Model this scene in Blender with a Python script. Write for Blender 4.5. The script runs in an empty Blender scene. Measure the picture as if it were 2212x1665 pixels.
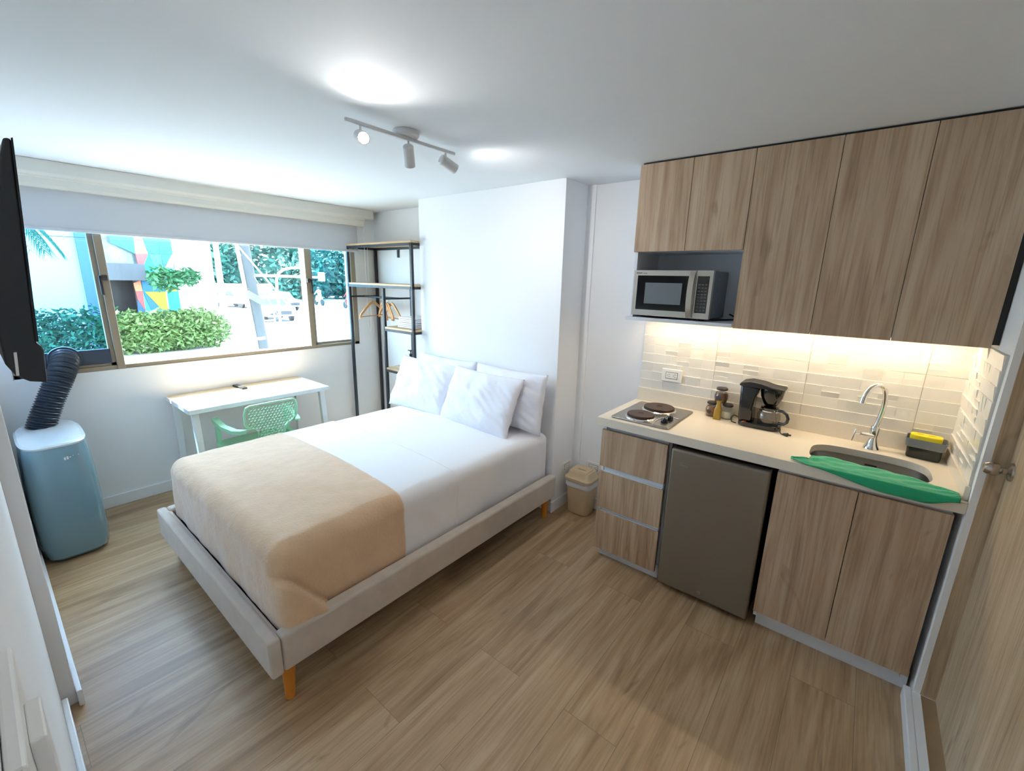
import bpy, bmesh, math, random
from mathutils import Vector, Matrix, noise as mnoise
random.seed(7)
S = bpy.context.scene
C = S.collection
PI = math.pi

# ---------------------------------------------------------------- camera
YAW, PITCH, ROLL, FPX, CAMH = 0.675838, -0.237334, 0.023928, 937.77, 1.6472
fw = Vector((-math.sin(YAW)*math.cos(PITCH), math.cos(YAW)*math.cos(PITCH), math.sin(PITCH)))
rt0 = Vector((math.cos(YAW), math.sin(YAW), 0)); up0 = rt0.cross(fw)
rt = math.cos(ROLL)*rt0 + math.sin(ROLL)*up0
up = -math.sin(ROLL)*rt0 + math.cos(ROLL)*up0
cd = bpy.data.cameras.new('camera'); cam = bpy.data.objects.new('camera', cd); C.objects.link(cam)
cd.sensor_fit = 'HORIZONTAL'; cd.sensor_width = 36.0; cd.lens = FPX*36.0/2212.0
cd.clip_start = 0.01; cd.clip_end = 300
M = Matrix.Identity(4)
for i in range(3):
    M[i][0] = rt[i]; M[i][1] = up[i]; M[i][2] = -fw[i]
M[2][3] = CAMH
cam.matrix_world = M
S.camera = cam

# ---------------------------------------------------------------- world, sun, exposure
W = bpy.data.worlds.new('world'); S.world = W; W.use_nodes = True
bg = W.node_tree.nodes['Background']
bg.inputs[0].default_value = (0.66, 0.86, 1.0, 1); bg.inputs[1].default_value = 13.0
sd = bpy.data.lights.new('sun', 'SUN'); sd.energy = 26; sd.angle = 0.009; sd.color = (1, .97, .92)
sun = bpy.data.objects.new('sun', sd); C.objects.link(sun)
sun.rotation_euler = Vector((1.0, 0.75, -2.2)).to_track_quat('-Z', 'Y').to_euler()
sun.location = (-12, 1, 20)
S.view_settings.view_transform = 'Standard'; S.view_settings.look = 'None'
S.view_settings.exposure = 0.36; S.view_settings.gamma = 1.0
try: S.view_settings.use_curve_mapping = False
except Exception: pass
try:
    S.cycles.use_denoising = True
    S.cycles.max_bounces = 14; S.cycles.diffuse_bounces = 8; S.cycles.glossy_bounces = 4
    S.cycles.transparent_max_bounces = 12; S.cycles.sample_clamp_indirect = 6.0
    S.cycles.caustics_reflective = False
except Exception: pass

# ---------------------------------------------------------------- materials
def srgb(r, g, b):
    f = lambda c: (c/12.92 if c <= .04045 else ((c+.055)/1.055)**2.4)
    return (f(r/255), f(g/255), f(b/255), 1)
class NT:
    def __init__(s, name):
        s.m = bpy.data.materials.new(name); s.m.use_nodes = True
        s.t = s.m.node_tree; s.b = s.t.nodes['Principled BSDF']
    def n(s, typ, **kw):
        x = s.t.nodes.new(typ)
        for k, v in kw.items():
            if k.startswith('i_'):
                x.inputs[k[2:].replace('_', ' ')].default_value = v
            else: setattr(x, k, v)
        return x
    def l(s, a, ao, b, bi): s.t.links.new(a.outputs[ao], b.inputs[bi])
    def ramp(s, stops):
        r = s.n('ShaderNodeValToRGB'); e = r.color_ramp.elements
        while len(e) < len(stops): e.new(0.5)
        for i, (p, c) in enumerate(stops): e[i].position = p; e[i].color = c
        return r
    def mapping(s, scale, coord='Object', rot=(0,0,0)):
        tc = s.n('ShaderNodeTexCoord'); mp = s.n('ShaderNodeMapping')
        mp.inputs['Scale'].default_value = scale; mp.inputs['Rotation'].default_value = rot
        s.l(tc, coord, mp, 'Vector'); return mp
    def bump(s, src, out, strength, dist=.01):
        b = s.n('ShaderNodeBump'); b.inputs['Strength'].default_value = strength; b.inputs['Distance'].default_value = dist
        s.l(src, out, b, 'Height'); s.l(b, 'Normal', s.b, 'Normal'); return b
def mat(name, col, rough=.5, metal=0, spec=None, sheen=0, coat=0, bump=None, emit=None, estr=0, var=0.0, vscale=6):
    n = NT(name); b = n.b
    b.inputs['Base Color'].default_value = col; b.inputs['Roughness'].default_value = rough; b.inputs['Metallic'].default_value = metal
    if spec is not None: b.inputs['Specular IOR Level'].default_value = spec
    if sheen: b.inputs['Sheen Weight'].default_value = sheen; b.inputs['Sheen Roughness'].default_value = .4
    if coat: b.inputs['Coat Weight'].default_value = coat; b.inputs['Coat Roughness'].default_value = .05
    if emit: b.inputs['Emission Color'].default_value = emit; b.inputs['Emission Strength'].default_value = estr
    mp = n.mapping((1,1,1))
    nz = n.n('ShaderNodeTexNoise'); nz.inputs['Scale'].default_value = vscale; nz.inputs['Detail'].default_value = 4
    n.l(mp, 'Vector', nz, 'Vector')
    if var:
        r = n.ramp([(.3, tuple(c*(1-var) for c in col[:3])+(1,)), (.7, tuple(min(1,c*(1+var)) for c in col[:3])+(1,))])
        n.l(nz, 'Fac', r, 'Fac'); n.l(r, 'Color', b, 'Base Color')
    if bump:
        nb = n.n('ShaderNodeTexNoise'); nb.inputs['Scale'].default_value = bump[0]; nb.inputs['Detail'].default_value = 5
        n.l(mp, 'Vector', nb, 'Vector'); n.bump(nb, 'Fac', bump[1], bump[2] if len(bump) > 2 else .01)
    return n.m
def wood(name, c1, c2, c3, axis=2, rough=.55, s1=1.0, coat=0, rnd=True):
    n = NT(name); b = n.b; b.inputs['Roughness'].default_value = rough
    if coat: b.inputs['Coat Weight'].default_value = coat; b.inputs['Coat Roughness'].default_value = .25
    tc = n.n('ShaderNodeTexCoord'); add = n.n('ShaderNodeVectorMath', operation='ADD')
    n.l(tc, 'Object', add, 0)
    if rnd:
        oi = n.n('ShaderNodeObjectInfo'); mu = n.n('ShaderNodeVectorMath', operation='SCALE')
        cb = n.n('ShaderNodeCombineXYZ'); n.l(oi, 'Random', cb, 'X'); n.l(oi, 'Random', cb, 'Y'); n.l(oi, 'Random', cb, 'Z')
        n.l(cb, 'Vector', mu, 0); mu.inputs['Scale'].default_value = 7.0; n.l(mu, 'Vector', add, 1)
    def nz(sc, along, det, dist):
        v = [sc, sc, sc]; v[axis] = along
        mp = n.n('ShaderNodeMapping'); mp.inputs['Scale'].default_value = v; n.l(add, 'Vector', mp, 'Vector')
        t = n.n('ShaderNodeTexNoise'); t.inputs['Scale'].default_value = 1; t.inputs['Detail'].default_value = det
        t.inputs['Distortion'].default_value = dist; n.l(mp, 'Vector', t, 'Vector'); return t
    a = nz(11*s1, .9*s1, 5, 1.6); r = n.ramp([(.30, c3), (.48, c1), (.66, c2)]); n.l(a, 'Fac', r, 'Fac')
    f = nz(110*s1, 3.0*s1, 3, .6); r2 = n.ramp([(.34, (.62,.58,.54,1)), (.52, (1,1,1,1))]); n.l(f, 'Fac', r2, 'Fac')
    k = nz(5*s1, 1.8*s1, 2, 2.5); r3 = n.ramp([(.24, (.62,.55,.5,1)), (.33, (1,1,1,1))]); n.l(k, 'Fac', r3, 'Fac')
    m1 = n.n('ShaderNodeMix', data_type='RGBA', blend_type='MULTIPLY'); m1.inputs['Factor'].default_value = .55
    n.l(r, 'Color', m1, 6); n.l(r2, 'Color', m1, 7)
    m2 = n.n('ShaderNodeMix', data_type='RGBA', blend_type='MULTIPLY'); m2.inputs['Factor'].default_value = .7
    n.l(m1, 2, m2, 6); n.l(r3, 'Color', m2, 7); n.l(m2, 2, b, 'Base Color')
    n.bump(f, 'Fac', .12, .003)
    return n.m
def floor_mat():
    n = NT('oak_plank_floor'); b = n.b; b.inputs['Roughness'].default_value = .38
    b.inputs['Specular IOR Level'].default_value = .45
    tc = n.n('ShaderNodeTexCoord'); sp = n.n('ShaderNodeSeparateXYZ'); n.l(tc, 'Object', sp, 0)
    cb = n.n('ShaderNodeCombineXYZ'); n.l(sp, 'Y', cb, 'X'); n.l(sp, 'X', cb, 'Y')
    br = n.n('ShaderNodeTexBrick'); br.offset = .37; br.inputs['Scale'].default_value = 1
    br.inputs['Brick Width'].default_value = 1.22; br.inputs['Row Height'].default_value = .225
    br.inputs['Mortar Size'].default_value = .0009; br.inputs['Mortar Smooth'].default_value = .3
    br.inputs['Color1'].default_value = (0,0,0,1); br.inputs['Color2'].default_value = (1,1,1,1); br.inputs['Mortar'].default_value = (.5,.5,.5,1)
    n.l(cb, 'Vector', br, 'Vector')
    sc = n.n('ShaderNodeVectorMath', operation='SCALE'); sc.inputs['Scale'].default_value = 9.3; n.l(br, 'Color', sc, 0)
    ad = n.n('ShaderNodeVectorMath', operation='ADD'); n.l(tc, 'Object', ad, 0); n.l(sc, 'Vector', ad, 1)
    def nz(v, det, dist):
        mp = n.n('ShaderNodeMapping'); mp.inputs['Scale'].default_value = v; n.l(ad, 'Vector', mp, 'Vector')
        t = n.n('ShaderNodeTexNoise'); t.inputs['Scale'].default_value = 1; t.inputs['Detail'].default_value = det
        t.inputs['Distortion'].default_value = dist; n.l(mp, 'Vector', t, 'Vector'); return t
    a = nz((9, .9, 1), 5, 1.9)
    r = n.ramp([(.28, srgb(158,128,96)), (.48, srgb(184,154,119)), (.68, srgb(199,172,139))]); n.l(a, 'Fac', r, 'Fac')
    f = nz((120, 3.2, 1), 3, .5); r2 = n.ramp([(.36, (.66,.62,.58,1)), (.54, (1,1,1,1))]); n.l(f, 'Fac', r2, 'Fac')
    k = nz((7, 1.6, 1), 3, 2.8); r3 = n.ramp([(.26, (.5,.42,.35,1)), (.35, (1,1,1,1))]); n.l(k, 'Fac', r3, 'Fac')
    m1 = n.n('ShaderNodeMix', data_type='RGBA', blend_type='MULTIPLY'); m1.inputs['Factor'].default_value = .5
    n.l(r, 'Color', m1, 6); n.l(r2, 'Color', m1, 7)
    m2 = n.n('ShaderNodeMix', data_type='RGBA', blend_type='MULTIPLY'); m2.inputs['Factor'].default_value = .6
    n.l(m1, 2, m2, 6); n.l(r3, 'Color', m2, 7)
    v = n.ramp([(0, (.93,.92,.915,1)), (1, (1.0,1.0,1.0,1))]); n.l(br, 'Color', v, 'Fac')
    m3 = n.n('ShaderNodeMix', data_type='RGBA', blend_type='MULTIPLY'); m3.inputs['Factor'].default_value = 1
    n.l(m2, 2, m3, 6); n.l(v, 'Color', m3, 7)
    m4 = n.n('ShaderNodeMix', data_type='RGBA', blend_type='MIX'); n.l(br, 'Fac', m4, 'Factor')
    n.l(m3, 2, m4, 6); m4.inputs[7].default_value = srgb(122,98,76); n.l(m4, 2, b, 'Base Color')
    n.bump(f, 'Fac', .10, .002)
    return n.m
def glass_pane(name, tint, gloss=.06):
    n = NT(name); t = n.t; t.nodes.remove(n.b)
    o = [x for x in t.nodes if x.type == 'OUTPUT_MATERIAL'][0]
    tr = n.n('ShaderNodeBsdfTransparent'); tr.inputs[0].default_value = tint
    gl = n.n('ShaderNodeBsdfGlossy'); gl.inputs['Roughness'].default_value = .02
    mx = n.n('ShaderNodeMixShader'); mx.inputs[0].default_value = gloss; n.l(tr, 0, mx, 1); n.l(gl, 0, mx, 2); n.l(mx, 0, o, 0)
    return n.m

WHITE = mat('white_wall_paint', srgb(238,239,241), .75, bump=(180, .04, .002))
CEILM = mat('white_ceiling_paint', srgb(226,229,232), .8, bump=(150, .04, .002))
TRIMM = mat('white_gloss_trim', srgb(235,237,240), .35)
FLOORM = floor_mat()
CABW = wood('oak_laminate', srgb(187,159,131), srgb(201,177,151), srgb(167,138,111), 2)
SHELFW = wood('pale_shelf_board', srgb(200,170,130), srgb(214,186,148), srgb(180,148,110), 0)
DOORW = wood('door_wood', srgb(188,164,134), srgb(202,180,152), srgb(168,143,114), 2)
DESKW = wood('pale_desk_top', srgb(222,200,168), srgb(232,213,186), srgb(205,180,146), 1)
CARC = mat('grey_white_melamine', srgb(222,226,232), .45)
CARCD = mat('shadow_gap_melamine', srgb(150,160,175), .5)
BLACKM = mat('black_powder_coat', srgb(36,40,48), .45)
BLACKP = mat('black_gloss_plastic', srgb(14,14,16), .12, coat=.5)
BLACKMATTE = mat('black_matte_plastic', srgb(28,29,31), .5)
TVM = mat('tv_shell_plastic', srgb(30,35,40), .42)
TVS = mat('tv_screen_glass', srgb(6,7,9), .08)
CHROME = mat('chrome', (.82,.82,.82,1), .08, 1)
STEEL = mat('brushed_steel', (.40,.39,.38,1), .30, 1, bump=(60,.05,.001))
STEELB = mat('sink_steel', (.42,.42,.41,1), .33, 1)
MWST = mat('microwave_silver', srgb(196,190,180), .35, .75)
MWSIDE = mat('microwave_grey_case', srgb(126,132,140), .4, .5)
PLATE = mat('hotplate_iron', srgb(74,54,44), .42, .4, var=.2, vscale=20)
STONE = mat('cream_quartz', srgb(228,219,203), .28, var=.02, vscale=90)
TILEM = mat('white_glazed_tile', srgb(232,228,220), .22)
GROUT = mat('grout', srgb(206,202,194), .8)
BEIGEP = mat('beige_plastic', srgb(205,181,146), .45)
LINER = mat('white_bin_liner', srgb(222,222,224), .5)
OUTW = mat('white_socket_plastic', srgb(236,234,230), .35)
OUTD = mat('dark_socket_line', srgb(60,58,58), .5)
GREYV = mat('fridge_bronze_grey', srgb(134,125,113), .30, .5)
FABR = mat('bed_velvet', srgb(194,182,170), .85, sheen=.5, var=.06, vscale=14, bump=(220,.15,.002))
SHEET = mat('white_cotton', srgb(236,236,240), .8, sheen=.15, bump=(7,.18,.02))
PILLW = mat('white_pillow_cotton', srgb(232,233,242), .8, sheen=.15, bump=(9,.25,.02))
FLEECE = mat('tan_fleece', srgb(217,182,147), .95, sheen=.9, var=.045, vscale=11, bump=(90,.5,.006))
ORANGEW = mat('orange_varnished_leg', srgb(205,128,44), .4, var=.1)
MINT = mat('mint_green_resin', srgb(150,205,168), .4)
DESKM = mat('white_metal_paint', srgb(232,236,240), .4)
ACM = mat('blue_grey_gloss_plastic', srgb(112,144,158), .16, coat=.6)
ACTOP = mat('pale_grey_plastic', srgb(205,212,216), .12, coat=.6)
HOSE = mat('dark_ribbed_hose', srgb(44,52,64), .3)
BRONZE = mat('bronze_aluminium', srgb(152,138,118), .42, .35)
DKBRONZE = mat('dark_handle', srgb(52,46,46), .4)
BLIND = mat('roller_blind_fabric', srgb(206,208,212), .9, bump=(400,.05,.001))
def translucent(m, col, w):
    t = m.node_tree; b = t.nodes['Principled BSDF']; o = [x for x in t.nodes if x.type == 'OUTPUT_MATERIAL'][0]
    tr = t.nodes.new('ShaderNodeBsdfTranslucent'); tr.inputs[0].default_value = col; mx = t.nodes.new('ShaderNodeMixShader'); mx.inputs[0].default_value = w
    t.links.new(b.outputs[0], mx.inputs[1]); t.links.new(tr.outputs[0], mx.inputs[2]); t.links.new(mx.outputs[0], o.inputs[0])
translucent(BLIND, srgb(200,202,205), .10)
PELM = mat('cream_blind_rail', srgb(222,220,212), .4)
LAMPW = mat('white_lamp_metal', srgb(215,215,216), .35)
BULB = mat('lit_bulb', (1,1,1,1), .5, emit=(1,.97,.93,1), estr=60)
LEDM = mat('warm_led_strip', (1,.9,.7,1), .5, emit=(1,.76,.45,1), estr=9)
GREEN = mat('green_microfibre', srgb(42,168,120), .95, sheen=.5, bump=(160,.5,.004))
YELLOW = mat('yellow_sponge', srgb(248,222,52), .9, bump=(200,.4,.003))
GREYT = mat('grey_translucent_plastic', srgb(120,126,130), .3)
DARKT = mat('dark_translucent_plastic', srgb(38,44,42), .2)
TOWEL = mat('white_terry', srgb(232,232,236), .95, bump=(260,.5,.004))
HANGW = mat('hanger_wood', srgb(206,152,100), .45, var=.08)
OIL = mat('olive_oil', srgb(168,132,20), .15, coat=.6)
SPICE = mat('brown_spice', srgb(140,92,52), .25, coat=.6, var=.1, vscale=60)
COFF = mat('dark_coffee_powder', srgb(98,66,44), .2, coat=.6)
SALT = mat('white_salt', srgb(242,241,228), .35, coat=.5)
DARKLID = mat('dark_brown_lid', srgb(46,38,36), .35)
LABELM = mat('dark_label', srgb(60,60,64), .5)
LABW = mat('white_label', srgb(230,230,232), .5)
REDM = mat('red_switch', srgb(170,50,45), .3)
TILEF = mat('tan_bathroom_tile', srgb(150,122,92), .4, var=.1, vscale=10)
DARKGLASS = mat('microwave_dark_glass', srgb(26,26,28), .12, coat=.4)
MWWIN = mat('microwave_window_mesh', srgb(112,118,122), .3)
PGLASS = glass_pane('clear_window_glass', (.97,.99,1,1))
PGLASSB = glass_pane('blue_tinted_window_glass', (.50,.74,.98,1))
PGLASSC = glass_pane('light_blue_window_glass', (.70,.90,1,1))
JARG = glass_pane('clear_jar_glass', (.97,.98,.97,1), .05)

# ---------------------------------------------------------------- mesh helpers
class MB:
    def __init__(s): s.v = []; s.f = []; s.m = []
    def add(s, vs, fs, mi=0):
        o = len(s.v); s.v += [tuple(v) for v in vs]; s.f += [tuple(i+o for i in f) for f in fs]; s.m += [mi]*len(fs); return s
    def box(s, a, b, mi=0):
        x0,y0,z0 = a; x1,y1,z1 = b
        if x0 > x1: x0,x1 = x1,x0
        if y0 > y1: y0,y1 = y1,y0
        if z0 > z1: z0,z1 = z1,z0
        return s.add([(x0,y0,z0),(x1,y0,z0),(x1,y1,z0),(x0,y1,z0),(x0,y0,z1),(x1,y0,z1),(x1,y1,z1),(x0,y1,z1)],
            [(0,3,2,1),(4,5,6,7),(0,1,5,4),(1,2,6,5),(2,3,7,6),(3,0,4,7)], mi)
    def obox(s, c, sx, sy, sz, R, mi=0):
        c = Vector(c); vs = []
        for dz in (-1,1):
            for dx,dy in ((-1,-1),(1,-1),(1,1),(-1,1)): vs.append(c + R @ Vector((dx*sx/2, dy*sy/2, dz*sz/2)))
        return s.add(vs, [(0,3,2,1),(4,5,6,7),(0,1,5,4),(1,2,6,5),(2,3,7,6),(3,0,4,7)], mi)
    def cone(s, p0, p1, r0, r1, n=20, mi=0, caps=True):
        p0 = Vector(p0); p1 = Vector(p1); d = (p1-p0).normalized()
        u = d.orthogonal().normalized(); w = d.cross(u); vs = []
        for p, r in ((p0,r0),(p1,r1)):
            for i in range(n):
                a = 2*PI*i/n; vs.append(p + r*(math.cos(a)*u + math.sin(a)*w))
        fs = [(i, (i+1)%n, n+(i+1)%n, n+i) for i in range(n)]
        if caps: fs += [tuple(range(n-1,-1,-1)), tuple(range(n,2*n))]
        return s.add(vs, fs, mi)
    def tube(s, pts, r, n=12, mi=0, caps=True):
        pts = [Vector(p) for p in pts]; rs = r if isinstance(r, (list,tuple)) else [r]*len(pts)
        t = [(pts[min(i+1,len(pts)-1)]-pts[max(i-1,0)]).normalized() for i in range(len(pts))]
        u = t[0].orthogonal().normalized(); vs = []
        for i, p in enumerate(pts):
            u = (u - u.dot(t[i])*t[i]).normalized(); w = t[i].cross(u)
            for k in range(n):
                a = 2*PI*k/n; vs.append(p + rs[i]*(math.cos(a)*u + math.sin(a)*w))
        fs = []
        for i in range(len(pts)-1):
            for k in range(n): fs.append((i*n+k, i*n+(k+1)%n, (i+1)*n+(k+1)%n, (i+1)*n+k))
        if caps: fs += [tuple(range(n-1,-1,-1)), tuple(range((len(pts)-1)*n, len(pts)*n))]
        return s.add(vs, fs, mi)
    def lathe(s, prof, c=(0,0,0), n=28, mi=0, sx=1, sy=1):
        vs = []; fs = []
        for r, z in prof:
            for k in range(n):
                a = 2*PI*k/n; vs.append((c[0]+sx*r*math.cos(a), c[1]+sy*r*math.sin(a), c[2]+z))
        for i in range(len(prof)-1):
            for k in range(n): fs.append((i*n+k, i*n+(k+1)%n, (i+1)*n+(k+1)%n, (i+1)*n+k))
        fs += [tuple(range(n-1,-1,-1)), tuple(range((len(prof)-1)*n, len(prof)*n))]
        return s.add(vs, fs, mi)
    def prism(s, poly, axis, a, b, mi=0):
        n = len(poly); vs = []
        for t in (a, b):
            for p, q in poly:
                vs.append({'x': (t,p,q), 'y': (p,t,q), 'z': (p,q,t)}[axis])
        fs = [(i, (i+1)%n, n+(i+1)%n, n+i) for i in range(n)] + [tuple(range(n-1,-1,-1)), tuple(range(n,2*n))]
        return s.add(vs, fs, mi)
def rpoly(cx, cy, w, h, r, n=5):
    out = []
    for (sx, sy, a0) in ((1,1,0),(-1,1,90),(-1,-1,180),(1,-1,270)):
        for i in range(n+1):
            a = math.radians(a0+90*i/n); out.append((cx+sx*(w/2-r)+r*math.cos(a), cy+sy*(h/2-r)+r*math.sin(a)))
    return out
def link(name, mb, m, parent=None, smooth=35, bev=0, seg=2, label=None):
    me = bpy.data.meshes.new(name)
    vs = mb.v
    if parent is not None:
        L = world_loc(parent); vs = [(v[0]-L[0], v[1]-L[1], v[2]-L[2]) for v in vs]
    me.from_pydata(vs, [], mb.f); me.update()
    for mm in (m if isinstance(m, (list, tuple)) else [m]): me.materials.append(mm)
    if isinstance(m, (list, tuple)):
        for p, i in zip(me.polygons, mb.m): p.material_index = i
    bm = bmesh.new(); bm.from_mesh(me); bmesh.ops.remove_doubles(bm, verts=bm.verts, dist=1e-5)
    bmesh.ops.recalc_face_normals(bm, faces=bm.faces); bm.to_mesh(me); bm.free()
    if smooth:
        me.shade_smooth(); me.set_sharp_from_angle(angle=math.radians(smooth))
    o = bpy.data.objects.new(name, me); C.objects.link(o)
    if parent is not None: o.parent = parent
    if bev:
        b = o.modifiers.new('bevel', 'BEVEL'); b.width = bev; b.segments = seg; b.limit_method = 'ANGLE'; b.angle_limit = math.radians(40)
    if label: o['label'] = label
    return o
def world_loc(o):
    L = Vector(o.location)
    while o.parent is not None: o = o.parent; L = L + Vector(o.location)
    return L
def thing(name, label, cat, loc=(0,0,0), group=None):
    o = bpy.data.objects.new(name, None); C.objects.link(o); o.location = loc; o.empty_display_size = .05
    o['label'] = label; o['category'] = cat
    if group: o['group'] = group
    return o
def tag(o, label, cat, group=None, kind=None):
    o['label'] = label; o['category'] = cat
    if group: o['group'] = group
    if kind: o['kind'] = kind
    return o
def struct(name, mb, m, parent=None, label=None, **kw):
    o = link(name, mb, m, parent, **kw)
    if parent is None: o['kind'] = 'structure'
    if label: o['label'] = label
    return o
def dup(root):
    r = root.copy(); C.objects.link(r)
    for ch in root.children:
        c = ch.copy(); C.objects.link(c); c.parent = r
        for g in ch.children:
            d = g.copy(); C.objects.link(d); d.parent = c
    return r

# ---------------------------------------------------------------- room shell
XW, XR, YK, YP, YS, ZC, YA, YB, XA = -3.982, 0.40, 2.721, 2.440, 2.688, 2.266, 0.012, -0.030, -2.15
PX0, PX1 = -2.974, -1.566
WY0, WY1, WZ0, WZ1 = 0.10, 2.455, 0.985, 2.10     # window opening
struct('floor', MB().box((XW-.2,-.6,-.12),(XR+.02,YK+.1,0)), FLOORM, smooth=0)
struct('ceiling', MB().box((XW-.2,-.6,ZC),(1.2,YK+.1,ZC+.1)), CEILM, smooth=0)
wl = MB(); T = .18
wl.box((XW-T,-.6,-.1),(XW,YK+.1,WZ0)); wl.box((XW-T,-.6,WZ1),(XW,YK+.1,ZC)); wl.box((XW-T,-.6,WZ0),(XW,WY0,WZ1)); wl.box((XW-T,WY1,WZ0),(XW,YK+.1,WZ1))
struct('wall_left', wl, WHITE, smooth=0)
wb = MB(); wb.box((XW,YS,0),(PX0,YS+.15,ZC)); wb.box((PX1,YK,0),(XR+.4,YK+.12,ZC))
wb.box((PX0,YP,0),(PX1,YK+.12,ZC)); wb.box((PX1-.01,YK-.012,0),(PX1+.06,YK+.02,ZC))
struct('wall_back', wb, WHITE, smooth=0, bev=.0015)
wf = MB(); wf.box((XW,YA-.2,0),(XA,YA,ZC)); wf.box((XA,YB-.15,0),(1.0,YB,ZC))
struct('wall_front', wf, WHITE, smooth=0, bev=.004)
YJ = 2.16
wr = MB(); wr.box((XR,YJ,0),(XR+.3,YK,ZC)); wr.box((XR,YJ-1.16,2.06),(XR+.3,YJ,ZC)); wr.box((XR,YB,0),(XR+.3,YJ-1.16,ZC))
wr.box((XR-.005,YJ-1.16,0),(XR+.022,YJ,.06))
struct('wall_right', wr, WHITE, smooth=0)
# baseboards
def bb(name, a, b): struct(name, MB().box(a, b), TRIMM, bev=.004, smooth=0)
bb('baseboard_left', (XW,.36,0), (XW+.014,YS,.085))
bb('baseboard_front', (XA-1.8,YA,0), (XA+.03,YA+.016,.07))
bb('baseboard_near', (XA+.03,YB,0), (XR-.03,YB+.018,.07))
bb('baseboard_column', (PX1,YP-.012,0), (PX1+.014,YK,.085))
bb('baseboard_back', (PX1+.014,YK-.026,0), (-1.07,YK,.085))
bb('baseboard_right', (XR-.03,YB+.018,0), (XR-.005,YJ+.02,.06))
# ---------------------------------------------------------------- door
d = bpy.data.objects.new('door_1', None); C.objects.link(d); d['kind'] = 'structure'; d.location = (XR+.064, YJ-.43, 0)
link('door_leaf', MB().box((XR+.064,YJ-1.145,.066),(XR+.10,YJ-.0075,2.04)), DOORW, d, smooth=0, bev=.002)
jm = MB(); jm.box((XR+.020,YJ-.004,.062),(XR+.17,YJ,2.055)); jm.box((XR+.020,YJ-1.16,2.045),(XR+.17,YJ,2.06)); jm.box((XR+.020,YJ-1.16,.062),(XR+.17,YJ-1.15,2.055))
link('door_jamb', jm, DOORW, d, smooth=0)
link('door_gap_shade', MB().box((XR+.072,YJ-.009,.062),(XR+.11,YJ-.004,2.045)), BLACKMATTE, d, smooth=0)  # black strip painting the shade in the gap between leaf and jamb
kn = MB(); kx = XR+.064; ky, kz = YJ-.055, 1.062
def latx(prof, y, z, n=24):
    vs = []; fs = []
    for r, x in prof:
        for k in range(n):
            a = 2*PI*k/n; vs.append((x, y+r*math.cos(a), z+r*math.sin(a)))
    for i in range(len(prof)-1):
        for k in range(n): fs.append((i*n+k, i*n+(k+1)%n, (i+1)*n+(k+1)%n, (i+1)*n+k))
    fs += [tuple(range(n-1,-1,-1)), tuple(range((len(prof)-1)*n, len(prof)*n))]
    return MB().add(vs, fs)
NICK = mat('satin_nickel', (.50,.46,.41,1), .26, 1)
knob = link('door_knob', latx([(.006,kx-.068),(.016,kx-.066),(.021,kx-.058),(.0235,kx-.046),(.021,kx-.034),(.014,kx-.026),(.010,kx-.022),(.010,kx-.010)], ky, kz), NICK, d)
link('knob_rose', latx([(.011,kx-.012),(.018,kx-.010),(.030,kx-.006),(.032,kx-.001),(.032,kx)], ky, kz), NICK, d)
struct('floor_doorway', MB().box((XR+.022,YJ-1.15,.0),(XR+.5,YJ,.058)), TILEF, smooth=0)

# ---------------------------------------------------------------- window
w = bpy.data.objects.new('window_1', None); C.objects.link(w); w['kind'] = 'structure'; w.location = (XW, 1.28, WZ0)
fx0, fx1 = XW-.09, XW+.004
fr = MB(); fr.box((fx0,WY0,WZ0),(fx1,WY1,WZ0+.028)); fr.box((fx0,WY0,WZ1-.04),(fx1,WY1,WZ1)); fr.box((fx0,WY0,WZ0),(fx1,WY0+.035,WZ1)); fr.box((fx0,WY1-.045,WZ0),(fx1,WY1,WZ1))
link('window_frame', fr, BRONZE, w, smooth=0, bev=.003)
link('mullion', MB().box((fx0,.582,WZ0),(fx1+.008,.625,WZ1)), BRONZE, w, smooth=0, bev=.003)
link('mullion', MB().box((fx0,1.955,WZ0),(fx1+.008,2.0,WZ1)), BRONZE, w, smooth=0, bev=.003)
def sash(y0, y1, z0, gm):
    s = MB(); x0, x1 = XW-.045, XW-.012
    s.box((x0,y0,z0),(x1,y1,z0+.030)); s.box((x0,y0,WZ1-.06),(x1,y1,WZ1-.03)); s.box((x0,y0,z0),(x1,y0+.030,WZ1-.04)); s.box((x0,y1-.030,z0),(x1,y1,WZ1-.04))
    link('sash', s, BRONZE, w, smooth=0, bev=.003)
    link('window_pane', MB().box((XW-.030,y0+.02,z0+.02),(XW-.027,y1-.02,WZ1-.05)), gm, w, smooth=0)
sash(WY0+.03, .585, WZ0+.022, PGLASSB); sash(1.998, WY1-.04, WZ0+.022, PGLASSC)
link('window_pane', MB().box((XW-.060,.62,WZ0+.02),(XW-.057,1.96,WZ1-.03)), PGLASS, w, smooth=0)
for hy, dy in ((.600,-.022),(1.975,.020)):
    h = MB(); h.box((XW+.010,hy-.016,1.585),(XW+.030,hy+.016,1.620)); h.box((XW+.022,hy+dy-.008,1.49),(XW+.034,hy+dy+.008,1.615)); h.box((XW+.02,min(hy,hy+dy)-.005,1.595),(XW+.034,max(hy,hy+dy)+.005,1.615))
    link('window_handle', h, DKBRONZE, w, smooth=0, bev=.003)
rv = MB(); rv.box((XW-.02,WY1,WZ0-.012),(XW+.012,WY1+.03,WZ1+.01)); rv.box((XW-.02,WY0,WZ0-.014),(XW+.010,WY1+.03,WZ0))
struct('trim_1', rv, TRIMM, smooth=0)
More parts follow.
